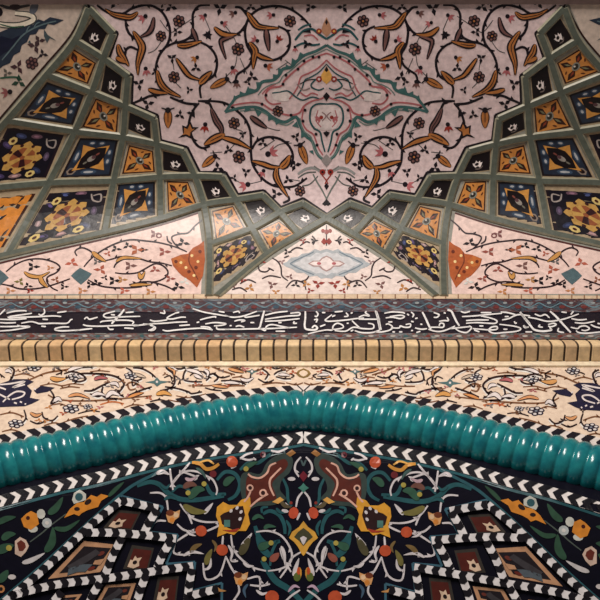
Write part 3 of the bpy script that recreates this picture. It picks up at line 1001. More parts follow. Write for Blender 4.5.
# ================================================================== BRICK CORNICE
BV = [(2.986, 361.0), (2.978, 360.6), (2.892, 346.6), (2.886, 345.2), (2.885, 343.4), (2.892, 341.2), (2.906, 340.2), (2.92, 339.8)]
prof = [(y, float(at_plane_y(326, v, y)[2])) for y, v in BV]
zb, ztp = prof[0][1], prof[-1][1]
prof_back = [(2.995, ztp + .002)]
t = thing('brick_cornice', 'projecting course of small beige bricks with dark joints below the inscription frieze', 'cornice', (0, 2.95, float(zb)))
bw = 0.0782
vv, ff, fm = [], [], []
k0 = 0
bmats = [glaze((236, 200, 150), 0.5), glaze((232, 190, 142), 0.5), glaze((240, 208, 162), 0.5), glaze((222, 188, 146), 0.5)]
for i in range(-32, 33):
    xa, xb = i * bw + 0.0065, (i + 1) * bw - 0.0065
    j = random.uniform(-.0015, .0015)
    cs = prof + prof_back
    n = len(cs)
    b = len(vv)
    for x, ins in ((xa, 0.004), (xa + 0.004, 0), (xb - 0.004, 0), (xb, 0.004)):
        for y, z in cs:
            vv.append((x, y + ins * 0.6 + j, z + ins * 0.4))
    mi = random.randrange(4)
    for s in range(3):
        for q in range(n):
            r2 = (q + 1) % n
            ff.append((b + s * n + q, b + s * n + r2, b + (s + 1) * n + r2, b + (s + 1) * n + q))
            fm.append(mi)
    ff.append(tuple(b + q for q in range(n))[::-1])
    ff.append(tuple(b + 3 * n + q for q in range(n)))
    fm += [mi, mi]
link_mesh('brick_course', vv, ff, bmats, fm, t)
vv, ff = [], []
cs = [(y + 0.007, z + 0.005) for y, z in prof[1:]] + prof_back
n = len(cs)
for x in (-2.55, 2.6):
    for y, z in cs:
        vv.append((x, y, z))
for q in range(n):
    ff.append((q, (q + 1) % n, n + (q + 1) % n, n + q))
link_mesh('mortar_bed', vv, ff, [glaze((66, 52, 40), 0.8)], None, t)
# thin cream fillet between cornice and spandrel
zc = at_plane_y(326, 366, 2.99)[2]
vv = [(x, y, z) for x in (-3.3, 3.3) for y, z in ((3.0, zc), (2.986, zc), (2.984, zb + 0.004), (3.0, zb + 0.004))]
link_mesh('fillet', vv, [(0, 1, 5, 4), (1, 2, 6, 5), (2, 3, 7, 6)], [glaze((250, 226, 196), 0.5)], None, t)

# ================================================================== SPANDREL WALL MOSAIC
UPB = P('-190,482 -120,466 -60,452.5 -20,444 0,439.5 50,430 100,418.5 150,408 200,399.5 250,393.5 285,390.5 303.5,389.5')
upb = crom(UPB, 6)
for side, mir in (('left', None), ('right', mir_rope)):
    poly = [(303.5, 365), (303.5, 388)] + [(x, y - 3) for x, y in upb[::-1][1:]] + [(-190, 365)]
    c = (120, 385) if not mir else mir([(120, 385)])[0]
    t = thing('spandrel_panel', 'cream spandrel of vine scrolls with navy script medallion, %s of the arch tip' % side, 'mosaic', anchor(WALL, *c), 'spandrels over the rope arch')
    Art().big(poly, CREAM, -1, 5).build('ground', t, WALL, mir)
    K = (48, 28, 30)
    BR = (128, 84, 56)
    for s, wd, cc in [('20,384 32,379 47,373 66,370 84,365 100,362', 1.6, BR), ('58,382 70,377 82,374 95,374 108,375 118,378 124,384 121,390 118,394 124,397', 2.0, K),
                      ('84,391 92,391 100,387 110,382', 2.0, K), ('103,387 102,393 106,398 118,399', 2.0, K), ('112,395 116,390 119,394', 1.4, K),
                      ('48,395 56,399 70,401 90,401 110,400 130,398 152,396', 1.5, BR), ('133,368 142,369 150,373 156,378', 1.8, K), ('163,362 167,369 173,374 175,382 171,388 160,391', 1.7, K),
                      ('164,363 172,368 182,369 187,364', 1.8, K), ('198,367 188,369 184,374 184,380 192,382 202,382', 1.8, K), ('165,387 178,389 188,392 192,394 202,392', 1.8, K),
                      ('128,396 140,391 152,387', 1.8, K), ('70,371 80,368 92,367 98,365', 1.8, K), ('224,364 238,369 251,372 262,369 267,364', 1.6, BR), ('262,369 268,374 265,380', 1.8, K),
                      ('251,373 250,379 246,383', 1.6, K), ('274,375 278,372 286,370', 1.8, K), ('276,377 284,379 291,379', 1.6, K), ('221,381 230,381 240,382 246,385', 1.8, K), ('206,377 213,374 218,378 214,382', 2.0, K),
                      ('203,372 209,377 206,381', 1.8, K), ('222,388 232,386 245,386', 1.6, BR), ('262,385 275,383 285,384', 1.4, BR), ('210,366 222,371 235,375', 1.6, BR), ('6,386 12,378 14,370 8,366', 2.0, K),
                      ('0,415 12,413 24,417', 1.4, BR), ('24,410 26,418 22,424', 1.6, K), ('42,412 44,418 52,421 58,416', 1.7, K), ('50,390 54,397 51,404 58,401', 1.8, K), ('146,390 135,383 128,384 130,390 136,389', 1.6, BR),
                      ('282,366 290,369 296,368', 1.3, BR), ('190,376 196,372 204,372', 1.4, K), ('192,386 208,386 222,384', 1.3, BR), ('60,424 74,419 88,416', 1.2, BR), ('176,396 190,398 206,394', 1.1, BR),
                      ('100,405 112,402 124,404', 1.4, (206, 120, 70)), ('70,408 60,404 50,406', 1.2, BR), ('-20,370 -5,372 5,378', 1.4, K), ('-40,400 -25,396 -14,402', 1.4, K)]:
        v = Art().stroke(s, wd * 1.12, cc, 1, 0.35)
        if cc == K and wd > 1.55:
            v.stroke([(x + 0.5, y + 1.6) for x, y in P(s)], 1.7, (246, 236, 228), 0.5, 0.5)
        v.items += thorns(s, 13, 2.4, 1, cc).items
        v.build('vine', t, WALL, mir)
    for s, wd, cc in [('40,386 52,384 62,386 72,384 84,385', 1.2, BR), ('64,374 72,372 80,374 86,379 80,382 72,381', 1.8, K), ('126,368 132,372 130,378 136,381 142,379', 1.8, K), ('132,381 133,386 137,383', 1.6, K),
                      ('90,372 100,371 110,372', 1.2, BR), ('90,394 98,397 104,394', 1.6, K), ('22,371 28,369 36,371 42,367', 1.4, K), ('56,368 62,372 56,375', 1.5, K), ('110,365 120,368 128,366', 1.3, BR), ('150,366 156,363 160,367', 1.5, K),
                      ('205,388 212,390 222,391', 1.4, K), ('168,400 180,402 192,400', 1.2, BR), ('150,402 160,400 170,403', 1.4, K), ('124,408 134,405 144,406', 1.2, BR), ('78,414 90,411 100,412', 1.3, K), ('44,426 54,423 62,425', 1.3, BR), ('2,432 12,430 22,433', 1.3, BR), ('30,421 38,424 46,421', 1.5, K),
                      ('230,366 240,366 248,367', 1.3, BR), ('214,375 222,378 230,376', 1.5, K), ('232,378 240,377 246,379', 1.3, BR), ('258,379 266,383 274,380', 1.5, K), ('286,383 296,385 303,383', 1.3, BR), ('268,366 276,369 284,367', 1.4, K), ('290,374 294,376 291,378', 1.4, K), ('175,376 180,380 178,385', 1.4, K),
                      ('14,376 24,374 34,377', 1.3, BR), ('60,389 70,387 80,388', 1.3, BR), ('92,376 98,374 104,377 98,379', 1.2, (170, 80, 60)), ('164,378 170,376 172,381', 1.3, K)]:
        v = Art().stroke(s, wd * 1.12, cc, 1, 0.35)
        if cc == K and wd > 1.55:
            v.stroke([(x + 0.5, y + 1.6) for x, y in P(s)], 1.7, (246, 236, 228), 0.5, 0.5)
        v.items += thorns(s, 13, 2.4, 1, cc).items
        v.build('vine', t, WALL, mir)
    for s, wd, c in [('72,374 78,376 84,378', 3, WH), ('92,396 98,394 106,396', 3, WH), ('194,375 198,377 202,379', 3, WH), ('228,369 236,371 244,373', 2.6, (222, 160, 110)), ('224,383 232,383 240,384', 2.6, WH), ('278,375 284,375 290,376', 2.4, WH), ('110,384 116,384 119,388', 3, WH), ('128,398 136,395 144,393', 2.6, (222, 150, 90)), ('134,374 140,376 146,378', 2.4, (210, 190, 170)), ('204,370 208,373 207,377', 2.6, WH), ('212,386 220,387 228,388', 2.2, (222, 160, 110)), ('30,413 36,416 42,414', 2.8, (222, 160, 110)), ('168,368 174,371 174,376', 2.4, (222, 160, 110))]:
        Art().leaf(s, wd, c, K, 2, 0.9, False).build('leaf', t, WALL, mir)
    for s in ['145,382.5 154,381 157,377.5 160,381 170,382 161,384 157,387 154,384', '246,371.5 250,370.6 252,369 254,371 258,371.5 254,373 252,375 250,373']:
        Art().poly(s, (84, 116, 118), 2).disc(157 if s[0] == '1' else 252, 382.3 if s[0] == '1' else 371.8, 1.2, WH, 3).build('star', t, WALL, mir)
    for x, y, r in [(16, 424, 8), (71, 409, 8.5), (34, 368, 7), (75, 377, 7), (88, 407, 5), (131, 376, 7)]:
        Art().rosette(x, y, r, (58, 50, 66), (226, 218, 214), (130, 140, 150), 0.55).build('rosette', t, WALL, mir)
    for s, wd, c in [('106,398 112,393 120,396', 4, WH), ('54,402 58,399 62,402', 3.6, WH), ('68,371 76,368 84,367', 3, WH), ('186,370 196,372 203,376', 3, WH), ('50,378 57,380 66,379', 4, (220, 160, 96)), ('156,395 164,393 172,396', 4, (220, 160, 90)), ('94,380 100,378 108,379', 3, PK), ('5,372 9,371 12,374', 3, WH), ('166,364 172,368 178,371', 2.6, WH), ('240,379 247,381 254,378', 2.6, WH), ('68,397 78,395 90,399', 2.6, (226, 160, 110))]:
        Art().leaf(s, wd, c, K, 2, 0.9, False).build('leaf', t, WALL, mir)
    bits = Art()
    for i in range(46):
        x = 20 + i * 6.1 + random.uniform(-2, 2)
        ylim = np.interp(x, [p[0] for p in UPB], [p[1] for p in UPB]) - 9
        y = random.uniform(367, ylim)
        bits.trefoil(x, y, random.uniform(3, 5), random.choice([K, BR, (180, 90, 60), (196, 128, 70), (120, 110, 110), PK]), random.uniform(0, 6), 0.5)
    bits.each('sprig', t, WALL, mir, 3)
    md = Art().poly('-34,392 -16,384 0,384 14,379.5 27,379.5 34,382 27,386 32,391 30,398 40,400 32,404 25,406.5 10,407 -10,408 -26,402', (34, 32, 60), 2)
    md.poly('34,391 41,386 55,388 48,392 37,394', (34, 32, 60), 2)
    for s in ['0,385 9.5,384.3 25,382 12.7,388 25,385', '-12,386 0,388 6,390', '3,402.5 9.5,396 17,392 24.5,393 22,397 12,400', '20,402 22,403', '25,404 26,405', '14,403 17,404', '-20,396 -8,392 2,396 10,400', '-16,402 -6,400', '34,389 36,390']:
        md.stroke(s, 1.7, WH, 3, 0.3)
    md.build('script_medallion', t, WALL, mir)
    cen = Art().poly('303.5,368.5 298,371 296,374 299,377 303.5,378.5', (140, 110, 60), 2).poly('303.5,370.5 300,372 299,374 301,376 303.5,377', CREAM, 3)
    cen.build('diamond', t, WALL, mir)


# ================================================================== HERRINGBONE BANDS, ROPE
def chevrons(path, wd, period, surf, name, parent, mir, frac=0.5, lean=0.75, dark=(28, 24, 34), light=(236, 224, 216), off=0.002, phase=0.0, off_base=0.001):
    """white band with dark chevrons pointing along the path"""
    c = np.array(path)
    seg = np.linalg.norm(np.diff(c, axis=0), axis=1)
    s = np.concatenate([[0], np.cumsum(seg)])

    def at(d, o):
        d = min(max(d, 0), s[-1] - 1e-6)
        i = np.searchsorted(s, d, 'right') - 1
        i = min(i, len(seg) - 1)
        t = (c[i + 1] - c[i]) / seg[i]
        p = c[i] + t * (d - s[i])
        return (p[0] - t[1] * o, p[1] + t[0] * o)
    a = Art()
    h = wd / 2
    g, f = [], []
    m = int(s[-1] / 4)
    for i in range(m + 1):
        g += [at(s[-1] * i / m, -h), at(s[-1] * i / m, h)]
    for i in range(m):
        f.append([2 * i, 2 * i + 2, 2 * i + 3, 2 * i + 1])
    a.items.append((g, f, light, 0))
    d = phase
    L = lean * wd
    while d < s[-1]:
        e = min(d + period * frac, s[-1])
        a.poly([at(d - L * .5, -h), at(e - L * .5, -h), at(e, 0), at(e - L * .5, h), at(d - L * .5, h), at(d, 0)], dark, 2)
        d += period
    return a.build(name, parent, surf, mir, off=off_base, dl=off, whole=True)


t = thing('herringbone_border', 'black and white herringbone border along the upper edge of the turquoise rope', 'border', anchor(WALL, 303, 390), 'herringbone borders of the arch')
up_path = crom([(x, y + 1.5) for x, y in UPB], 6)
for mir in (None, mir_rope):
    chevrons(up_path, 11, 15.2, WALL, 'chevron_band', t, mir, 0.56, 1.0)

# rope moulding
t = thing('rope_moulding', 'thick glossy turquoise rope moulding bent into a pointed arch', 'moulding', anchor(WALL, 303, 417))


def turquoise():
    m = bpy.data.materials.new('turquoise_glaze')
    m.use_nodes = True
    nt = m.node_tree
    b = nt.nodes['Principled BSDF']
    geo = nt.nodes.new('ShaderNodeNewGeometry')
    noi = nt.nodes.new('ShaderNodeTexNoise')
    noi.inputs['Scale'].default_value = 14
    noi.inputs['Detail'].default_value = 5
    nt.links.new(geo.outputs['Position'], noi.inputs['Vector'])
    ramp = nt.nodes.new('ShaderNodeValToRGB')
    ramp.color_ramp.elements[0].position = 0.3
    ramp.color_ramp.elements[1].position = 0.72
    ramp.color_ramp.elements[0].color = [lin(v) for v in (3, 98, 112)] + [1]
    ramp.color_ramp.elements[1].color = [lin(v) for v in (38, 148, 150)] + [1]
    nt.links.new(noi.outputs['Fac'], ramp.inputs['Fac'])
    nt.links.new(ramp.outputs['Color'], b.inputs['Base Color'])
    b.inputs['Roughness'].default_value = 0.2
    b.inputs['Specular IOR Level'].default_value = 0.6
    bp = nt.nodes.new('ShaderNodeBump')
    bp.inputs['Strength'].default_value = 0.115
    bp.inputs['Distance'].default_value = 0.01
    n2 = nt.nodes.new('ShaderNodeTexNoise')
    n2.inputs['Scale'].default_value = 30
    nt.links.new(geo.outputs['Position'], n2.inputs['Vector'])
    nt.links.new(n2.outputs['Fac'], bp.inputs['Height'])
    nt.links.new(bp.outputs['Normal'], b.inputs['Normal'])
    return m


tq = turquoise()
ROPE_S = Surf(lambda p: p[:, 1] - 2.985)
for mir in (None, mir_rope):
    c = crom(ROPE_L, 40)
    if mir:
        c = mir(c)
    p = ROPE_S.hit(c)
    seg = np.linalg.norm(np.diff(p, axis=0), axis=1)
    s = np.concatenate([[0], np.cumsum(seg)])
    s = s[-1] - s                               # measured from the tip
    ns = int(s[0] / 0.006)
    ss = np.linspace(s[0], 0, ns)
    q = np.stack([np.interp(ss[::-1], s[::-1], p[::-1, k])[::-1] for k in range(3)], 1)
    tg = np.gradient(q, axis=0)
    tg /= np.linalg.norm(tg, axis=1)[:, None]
    nn = np.array([0, -1, 0])
    bb = np.cross(tg, nn)
    bb /= np.linalg.norm(bb, axis=1)[:, None]
    if mir:
        bb = -bb
    NT = 40
    lam, r0 = 0.0685, 0.126
    verts, faces = [], []
    for i in range(len(q)):
        for k in range(NT):
            a = 2 * math.pi * k / NT
            ph = math.pi * (ss[i] / lam) + 0.5 * a
            rr = r0 * (0.90 + 0.13 * abs(math.sin(ph)) ** 0.5)
            verts.append(q[i] + rr * (math.cos(a) * nn + math.sin(a) * bb[i]))
    for i in range(len(q) - 1):
        for k in range(NT):
            faces.append((i * NT + k, i * NT + (k + 1) % NT, (i + 1) * NT + (k + 1) % NT, (i + 1) * NT + k))
    link_mesh('rope_arm', verts, faces, [tq], None, t, smooth=True)

# lower herringbone band and teal line
LOB = P('-190,552 -120,534 -60,518 -20,507 0,501.5 60,485.5 100,477 150,463.5 200,453 245,446 285,440.5 303.5,437')
t = thing('herringbone_border', 'black and white herringbone border along the lower edge of the turquoise rope', 'border', anchor(INNER, 303, 438), 'herringbone borders of the arch')
lo_path = crom(LOB, 6)
for mir in (None, mir_low):
    chevrons(lo_path, 11, 14.6, INNER, 'chevron_band', t, mir, 0.58, 1.0, light=(232, 224, 220), dark=(20, 16, 24))
    Art().stroke([(x, y + 8) for x, y in LOB], 2.6, (36, 84, 92), 1, 0).build('teal_line', t, INNER, mir)

# ================================================================== INNER DARK VAULT
DK = (10, 8, 26)
TLN = (38, 96, 104)
WHD = (222, 214, 216)
centre = P('303.5,450 285,450 245,456 200,463 165,472 137,484 121,497 163,507 149,532 178,535 166,564 195,562 192,591 222,583 221,640 303.5,640')
t_root = thing('dark_field', 'dark navy field with white vines and orange flowers under the arch tip', 'mosaic', anchor(INNER, 303, 530))
poly = centre + mir_low(centre)[::-1][1:-1]
Art().big(poly, DK, -1, 5).build('ground', t_root, INNER, rough=0.5, spec=0.12)
IW = """172,483 179,475 188,471 198,472 206,476 213,480 217,489 216,495
180,504 186,512 194,519 205,522 219,522
185,509 189,516 192,524
170,469 171,478 173,490
170,487 181,473 190,463
150,493 160,493 166,498 168,510
151,527 157,521 166,521
177,524 184,530 195,532
177,541 188,534 196,532
207,531 214,528 220,525
176,541 174,553 190,555
231,535 233,548 240,558 252,567 266,571
234,546 231,560 238,561
256,532 268,531 280,535 288,544 292,555 289,564 280,569 268,571
301,552 292,558 287,568 280,578
280,548 283,558 291,572
223,536 222,548
226,556 219,575 206,579 203,563
226,557 232,569 237,576
247,579 259,577 260,590
250,585 260,586 270,584
238,584 239,592 233,601
301,457 296,463 295,470 299,477
303.5,491 298,498 296,507
285,503 290,508
271,451 279,452 288,448
240,459 246,455 253,453
240,458 248,460 254,459
231,468 236,466
297,520 300,513
300,590 291,596 284,603
253,458 256,460
180,471 196,477 194,480""".split('\n')
for s in IW:
    v = Art().stroke(s, 2.1, WHD, 2, 0.4)
    v.items += thorns(s, 26, 3.4, 1.1, WHD, 2).items
    both('white_vine', v, t_root, INNER, mir_low)
IT = [('137,486 150,482 160,485 168,493 180,499 195,500 210,498 224,496', 5), ('217,480 225,472 235,474 240,484 236,495 228,500', 4), ('206,484 212,494 226,494', 4),
      ('263,514 270,511 279,515 284,524 285,534', 4), ('262,513 262,508 268,507', 2.5), ('255,526 259,537 267,544 280,541', 5), ('258,536 262,548 270,556', 7),
      ('262,560 268,570 276,581 290,590 304,604', 6.5), ('282,477 287,488 288,500 292,506', 3), ('240,470 248,463 258,463 270,455 285,452', 3.5), ('278,540 272,552 270,566', 3), ('172,492 180,486 192,492', 3)]
for s, wd in IT:
    both('teal_scroll', Art().stroke(s, wd, (36, 88, 94), 1, 0.45), t_root, INNER, mir_low)
leafs = [('189,499 197,490 205,490', 8, GRN), ('224,486 229,480 235,478', 7, GRN), ('258,548 264,546 272,542', 8, GRN), ('183,505 194,511 207,512', 7, OLV), ('240,555 245,546 250,536', 8, (84, 78, 52)), ('241,546 247,540 252,533', 4, WHD), ('204,514 208,509 213,503', 4, WHD), ('190,553 195,547 202,544', 5, (124, 100, 60)), ('183,556 192,552 204,554', 3.4, WHD), ('206,565 208,557 212,549', 6, OLV), ('156,474 163,472 170,475', 4, WHD), ('185,478 190,480 197,477', 3.6, (200, 170, 180)), ('281,546 284,554 285,566', 3.6, WHD), ('293,576 296,567 299,558', 4, WHD), ('183,488 190,484 197,486', 6, (116, 76, 66)), ('270,561 275,557 279,553', 7, (150, 84, 70)), ('264,529 268,526 276,527', 4, GRN)]
for s, wd, c in leafs:
    both('leaf', Art().leaf(s, wd, c, (30, 30, 36), 3, 0.4, False), t_root, INNER, mir_low)
for s, wd, c in [('243,470 250,465 258,462', 5, GRN), ('280,500 285,506 292,507', 4, (96, 84, 60)), ('252,520 258,516 264,519', 4, GRN), ('228,545 232,552 231,560', 3, WHD), ('212,540 216,546 214,552', 3, (124, 100, 60)), ('186,530 190,534 196,536', 2.6, WHD), ('164,500 170,497 177,500', 3.4, (36, 88, 94)),
                 ('243,562 248,566 254,566', 3.4, WHD), ('286,520 290,528 288,536', 3, (36, 88, 94)), ('256,590 262,594 268,592', 3, WHD), ('214,585 219,590 226,591', 3, (206, 150, 90)), ('196,468 202,472 206,479', 3, (70, 100, 96)), ('276,508 280,512 286,513', 3, (36, 88, 94)), ('248,584 244,590 246,598', 3, (70, 96, 120)), ('160,484 166,488 170,484', 3, (36, 88, 94)), ('206,570 210,566 211,558', 3, WHD), ('288,592 294,586 300,588', 3, (200, 170, 190))]:
    both('leaf', Art().leaf(s, wd, c, (30, 30, 36), 3, 0.4, False), t_root, INNER, mir_low)
for x, y, r in [(201, 531, 5.8), (232, 462, 5.8), (222, 550, 6), (272, 597, 7)]:
    both('red_disc', Art().disc(x, y, r, (196, 84, 50), 4, r * .95, .3, 12), t_root, INNER, mir_low)
for x, y in [(188, 493), (204, 484), (246, 469), (271, 543), (264, 559)]:
    both('yellow_stud', Art().disc(x, y, 2.6, (176, 160, 76), 6), t_root, INNER, mir_low)
for x, y, a in [(172, 516, .4), (240, 578, 1.0)]:
    f = Art().poly([(x - 4, y + 6), (x - 6, y - 1), (x - 2, y - 6), (x + 3, y - 4), (x + 8, y - 6), (x + 7, y + 1), (x + 3, y + 4), (x + 1, y + 8)], (226, 168, 110), 4)
    f.disc(x - 2, y - 3, 4, (120, 60, 34), 5, 3).disc(x + 4, y - 1, 2.6, (236, 200, 160), 5).disc(x, y + 4, 2.6, (222, 140, 60), 5)
    both('cream_flower', f, t_root, INNER, mir_low)
f = Art().poly('217,507 223,502 229,505 237,505 241,500 250,497 251,507 248,514 250,524 246,531 238,531 234,535 227,533 217,537 219,524 216,516', (232, 166, 56), 4)
f.poly('220,516 224,513 230,511 235,507 243,506 245,515 242,524 240,529 233,530 226,527 222,524', (44, 18, 20), 5)
f.poly('222,530 229,532 236,532 240,528 231,530', (170, 60, 40), 6).poly('224,520 230,520 230,527 224,527', (80, 128, 120), 6)
for x, y in [(231, 511), (237, 508), (241, 512), (240, 519)]:
    f.disc(x, y, 1.5, WHD, 6, 2, .6)
both('yellow_cartouche', f, t_root, INNER, mir_low)
f = Art().poly('241,476 248,472 260,474 266,464 274,457 286,453 293,460 290,472 282,480 280,490 286,499 274,505 258,506 247,509 241,494', (56, 70, 66), 2, True)
f.poly('247,477 255,480 263,478 269,469 275,463 284,459 288,464 284,471 277,477 272,484 275,493 276,499 268,501 258,502 250,505 246,496', (94, 38, 28), 3, True)
for s in ['248,474 252,477 260,478 267,473 270,466 276,463', '281,468 274,475 270,480 270,487 274,496', '268,494 258,500 250,507', '251,490 248,497 244,502']:
    f.stroke(s, 2, (232, 180, 160), 5, 0.2)
for x, y, r in [(250, 488, 3.6), (263, 493, 4)]:
    f.disc(x, y, r, (232, 180, 160), 6).disc(x, y, r * .55, (50, 20, 20), 7)
f.poly('272,502 280,497 284,500 278,504', GOLD, 5)
both('brown_cartouche', f, t_root, INNER, mir_low)
f = Art().stroke('192,463 200,464 206,469 213,468 219,464', 3.6, (214, 150, 64), 4).stroke('200,463 208,461 214,464', 2, GOLD, 5).disc(213, 474, 3.6, (110, 34, 40), 4).disc(263, 455, 3, (96, 34, 44), 4).poly('286,454 292,450 296,453 290,457', (160, 110, 60), 4)
both('gold_spray', f, t_root, INNER, mir_low)
f = Art().disc(293.5, 513, 5, (204, 84, 54), 4, 6, .3).disc(285, 511, 3.6, WHD, 4, 1.8, .2).disc(291, 503, 1.6, (140, 50, 40), 4)
both('red_pod', f, t_root, INNER, mir_low)
f = Art().disc(298, 574, 3.8, (210, 150, 60), 4, 7, .15).disc(297, 577, 3.6, (96, 110, 50), 5, 4.5).disc(298.5, 571, 1.6, (196, 80, 40), 6, 4)
both('tulip', f, t_root, INNER, mir_low)
f = Art().poly('303.5,521 299,527 292,532 289,538 294,542 298,547 301,553 303.5,556', (222, 166, 66), 4).poly('303.5,528 298,532 294,537 299,541 303.5,546', (70, 70, 48), 5).poly('303.5,536 300,538 302,543 303.5,545', WHD, 6)
both('gold_palmette', f, t_root, INNER, mir_low)
f = Art().poly('303.5,471 299,476 303.5,482', (112, 24, 40), 4).poly('303.5,483 301,486 298,488 301,490 303.5,493', (70, 130, 116), 4).disc(291.5, 479, 4, WHD, 4, 2).stroke('301,460 303.5,466', 2, (70, 90, 92), 3)
both('lyre_knot', f, t_root, INNER, mir_low)
step = '137,484 121,496 163,507 149,532 178,535 166,564 195,562 192,591 222,583 221,640'
sp = P(step)
f = Art()
for i in range(1, len(sp) - 1):
    f.stroke([sp[i], sp[i + 1]], 2.4, (62, 104, 122), 3, 0)
both('stepped_outline', f, t_root, INNER, mir_low)

# dark side panels between the rope and the lower rib nets
outer = [(x, y + 9) for x, y in lo_path if x < 150]
for side, mir in (('left', None), ('right', mir_low)):
    c = (50, 530) if not mir else mir([(50, 530)])[0]
    t = thing('flower_panel', 'dark wedge panel with orange flowers and green leaves beneath the rope on the %s' % side, 'mosaic', anchor(INNER, *c), 'dark wedge panels')
    poly = outer[::3] + P('150,473 137,484 119,498 90,524 40,570 0,604 -60,660 -190,760')
    Art().big(poly, (9, 8, 24), -1, 5).build('ground', t, INNER, mir, rough=0.5, spec=0.12)
    Art().stroke('168,468 137,483 119,496 88,523 40,567 -4,604', 3, (44, 92, 102), 3, 0).build('teal_line', t, INNER, mir)
    f = Art().poly('21,519 26,514 31,511 37,514 39,524 31,530 24,527', (222, 140, 48), 3).disc(28, 518, 2, (70, 24, 16), 4)
    f.disc(41, 514, 4.4, (206, 206, 196), 2, 5).disc(33, 529, 5, (206, 206, 196), 2, 3.6)
    f.build('orange_flower', t, INNER, mir)
    Art().disc(47, 523, 5, (190, 196, 196), 2, 5).disc(47, 523, 2, (226, 222, 216), 3).build('white_flower', t, INNER, mir)
    f = Art().poly('64,518 70,509 77,503 84,502 91,495 97,497 101,494 109,496 101,501 98,507 88,510 82,513 79,516 74,514', (222, 140, 48), 3)
    f.disc(88, 502, 4, (40, 20, 20), 4, 2.4, -.6).disc(77, 509, 3, (40, 20, 20), 4, 2)
    f.build('orange_leaf', t, INNER, mir)
    Art().poly('72,500 74,493 80,490 86,494 86,500 80,502 74,504', (206, 206, 196), 3).disc(79, 497, 4, (52, 92, 100), 4).build('white_flower', t, INNER, mir)
    for s, wd in [('48,514 56,508 63,497', 7), ('54,528 66,529 80,520', 5), ('45,552 52,542 53,527', 8), ('-4,524 6,519 16,517', 6), ('2,540 8,535 16,534', 7), ('-2,582 4,576 8,570', 8), ('108,497 116,489 124,482', 4), ('-4,552 5,548 14,545', 9)]:
        Art().leaf(s, wd, (48, 82, 62), (20, 30, 36), 2, 0.4, False).build('green_leaf', t, INNER, mir)
    Art().stroke('30,542 42,533 50,526 66,514', 1.4, (80, 90, 84), 1).build('stem', t, INNER, mir)
    f = Art().poly('15,541 20,537 26,540 29,546 26,552 21,557 15,554', (214, 186, 168), 3).poly('17,543 21,540 25,543 26,547 23,551 19,551', (104, 42, 30), 4).disc(9, 548, 3, (176, 160, 76), 4).build('red_flower', t, INNER, mir)
    Art().leaf('22,563 32,560 45,553', 5, (206, 200, 200), (20, 20, 36), 3, 0.2, False).build('white_leaf', t, INNER, mir)
    f = Art().disc(12, 577, 4, (214, 206, 204), 3, 2.6).disc(1, 589, 4, (190, 130, 80), 3).disc(1, 589, 2, (30, 20, 20), 4)
    f.build('bud', t, INNER, mir)

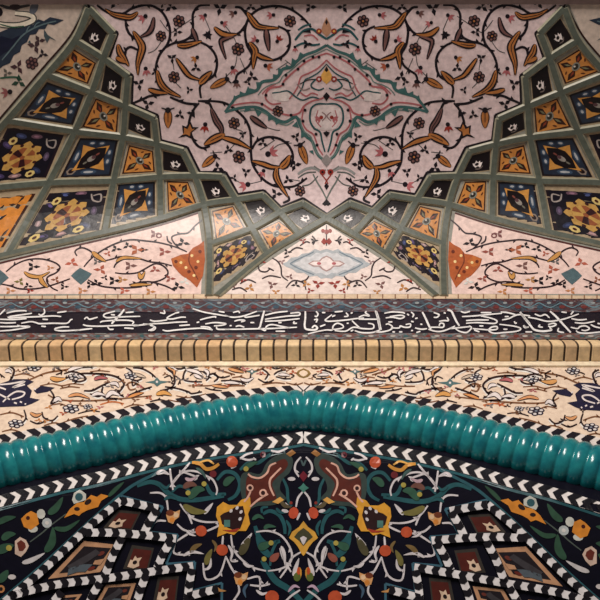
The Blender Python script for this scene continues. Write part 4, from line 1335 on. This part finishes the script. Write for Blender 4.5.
# lower rib nets with herringbone faces ------------------------------
LRIBS = ['-20,622 40,573 90,526 121,501', '121,501 140,505 158,509', '157,510 150,521 144,533', '86,533 110,533 140,535 176,539', '122,538 113,555 104,578', '171,541 163,554 157,568',
         '10,596 55,585 110,578 150,572 193,566', '146,575 141,588 136,604', '192,569 189,585 187,604', '218,589 205,592 186,597', '62,592 52,604 40,622', '100,583 93,594 86,612']
LPROF = [(-1, -.003), (-.9, .016), (.9, .016), (1, -.003)]
RED_CELLS = ['118,510 141,512 132,530 103,528', '132,545 154,548 148,570 123,569', '158,577 179,576 176,602 153,602']
CREAM_CELLS = ['84,541 118,545 100,572 48,579', '106,585 136,583 128,606 94,606', '58,596 82,594 70,612 30,618']
for side, mir in (('left', None), ('right', mir_low)):
    c = (110, 560) if not mir else mir([(110, 560)])[0]
    t = thing('herringbone_net', 'black and white herringbone rib lattice in the lower %s of the dark inner vault' % side, 'rib lattice', anchor(INNER, *c))
    for r in LRIBS:
        pts = P(r)
        o = bar('rib', pts, INNER, 0.022, LPROF, [glaze((30, 26, 34), 0.35)], [0, 0, 0], t, mir, 6)
        path = crom(pts, 6)
        o2 = chevrons(path, 7.8, 13.5, INNER, 'chevron_band', o, mir, 0.5, 0.5, light=(240, 234, 234), dark=(20, 16, 24), off_base=0.018, off=0.0012)
    for i, q in enumerate(RED_CELLS):
        q = P(q)
        cc = (np.mean([k[0] for k in q]), np.mean([k[1] for k in q]))
        cc = cc if not mir else mir([cc])[0]
        h = thing('kite_tile', 'dark red kite tile with cream flower, %s down the lower %s net' % (ORD[i], side), 'tile', anchor(INNER, *cc), 'dark red kite tiles')
        b = Art()
        b.items.append(grid_item(0, 1, (58, 52, 46), 0))
        b.build('border', h, INNER, mir, warp=quadmap(q))
        g = Art()
        g.items.append(grid_item(0.13, .93, (84, 30, 22), 1.5))
        g.build('ground', h, INNER, mir, warp=quadmap(q))
        a = Art().poly([(.14, .9), (.16, .6), (.26, .62), (.3, .42), (.42, .52), (.6, .46), (.54, .66), (.6, .84), (.4, .96)], (226, 196, 168), 3).disc(.38, .7, .09, (30, 14, 14), 4)
        a.build('flower', h, INNER, mir, warp=quadmap(q))
    for i, q in enumerate(CREAM_CELLS):
        q = P(q)
        cc = (np.mean([k[0] for k in q]), np.mean([k[1] for k in q]))
        cc = cc if not mir else mir([cc])[0]
        h = thing('kite_tile', 'tan framed kite tile with dark leaves, %s down the lower %s net' % (ORD[i], side), 'tile', anchor(INNER, *cc), 'tan framed kite tiles')
        b = Art()
        b.items.append(grid_item(0, 1, (196, 148, 112), 0))
        b.build('frame', h, INNER, mir, warp=quadmap(q))
        g = Art()
        g.items.append(grid_item(0.13, .87, (30, 22, 28), 1.5))
        g.build('ground', h, INNER, mir, warp=quadmap(q))
        a = Art().leaf([(.25, .75), (.45, .5), (.6, .25)], .26, (62, 58, 62), (36, 30, 34), 3, .03, False).leaf([(.3, .86), (.5, .78), (.7, .8)], .14, (86, 96, 104), (36, 30, 34), 3, .02, False).disc(.72, .32, .08, (110, 50, 40), 4)
        a.poly([(.9, .5), (.7, .55), (.72, .68), (.9, .72)], (196, 148, 112), 4).disc(.76, .82, .07, (110, 40, 30), 4)
        a.build('leaf', h, INNER, mir, warp=quadmap(q))
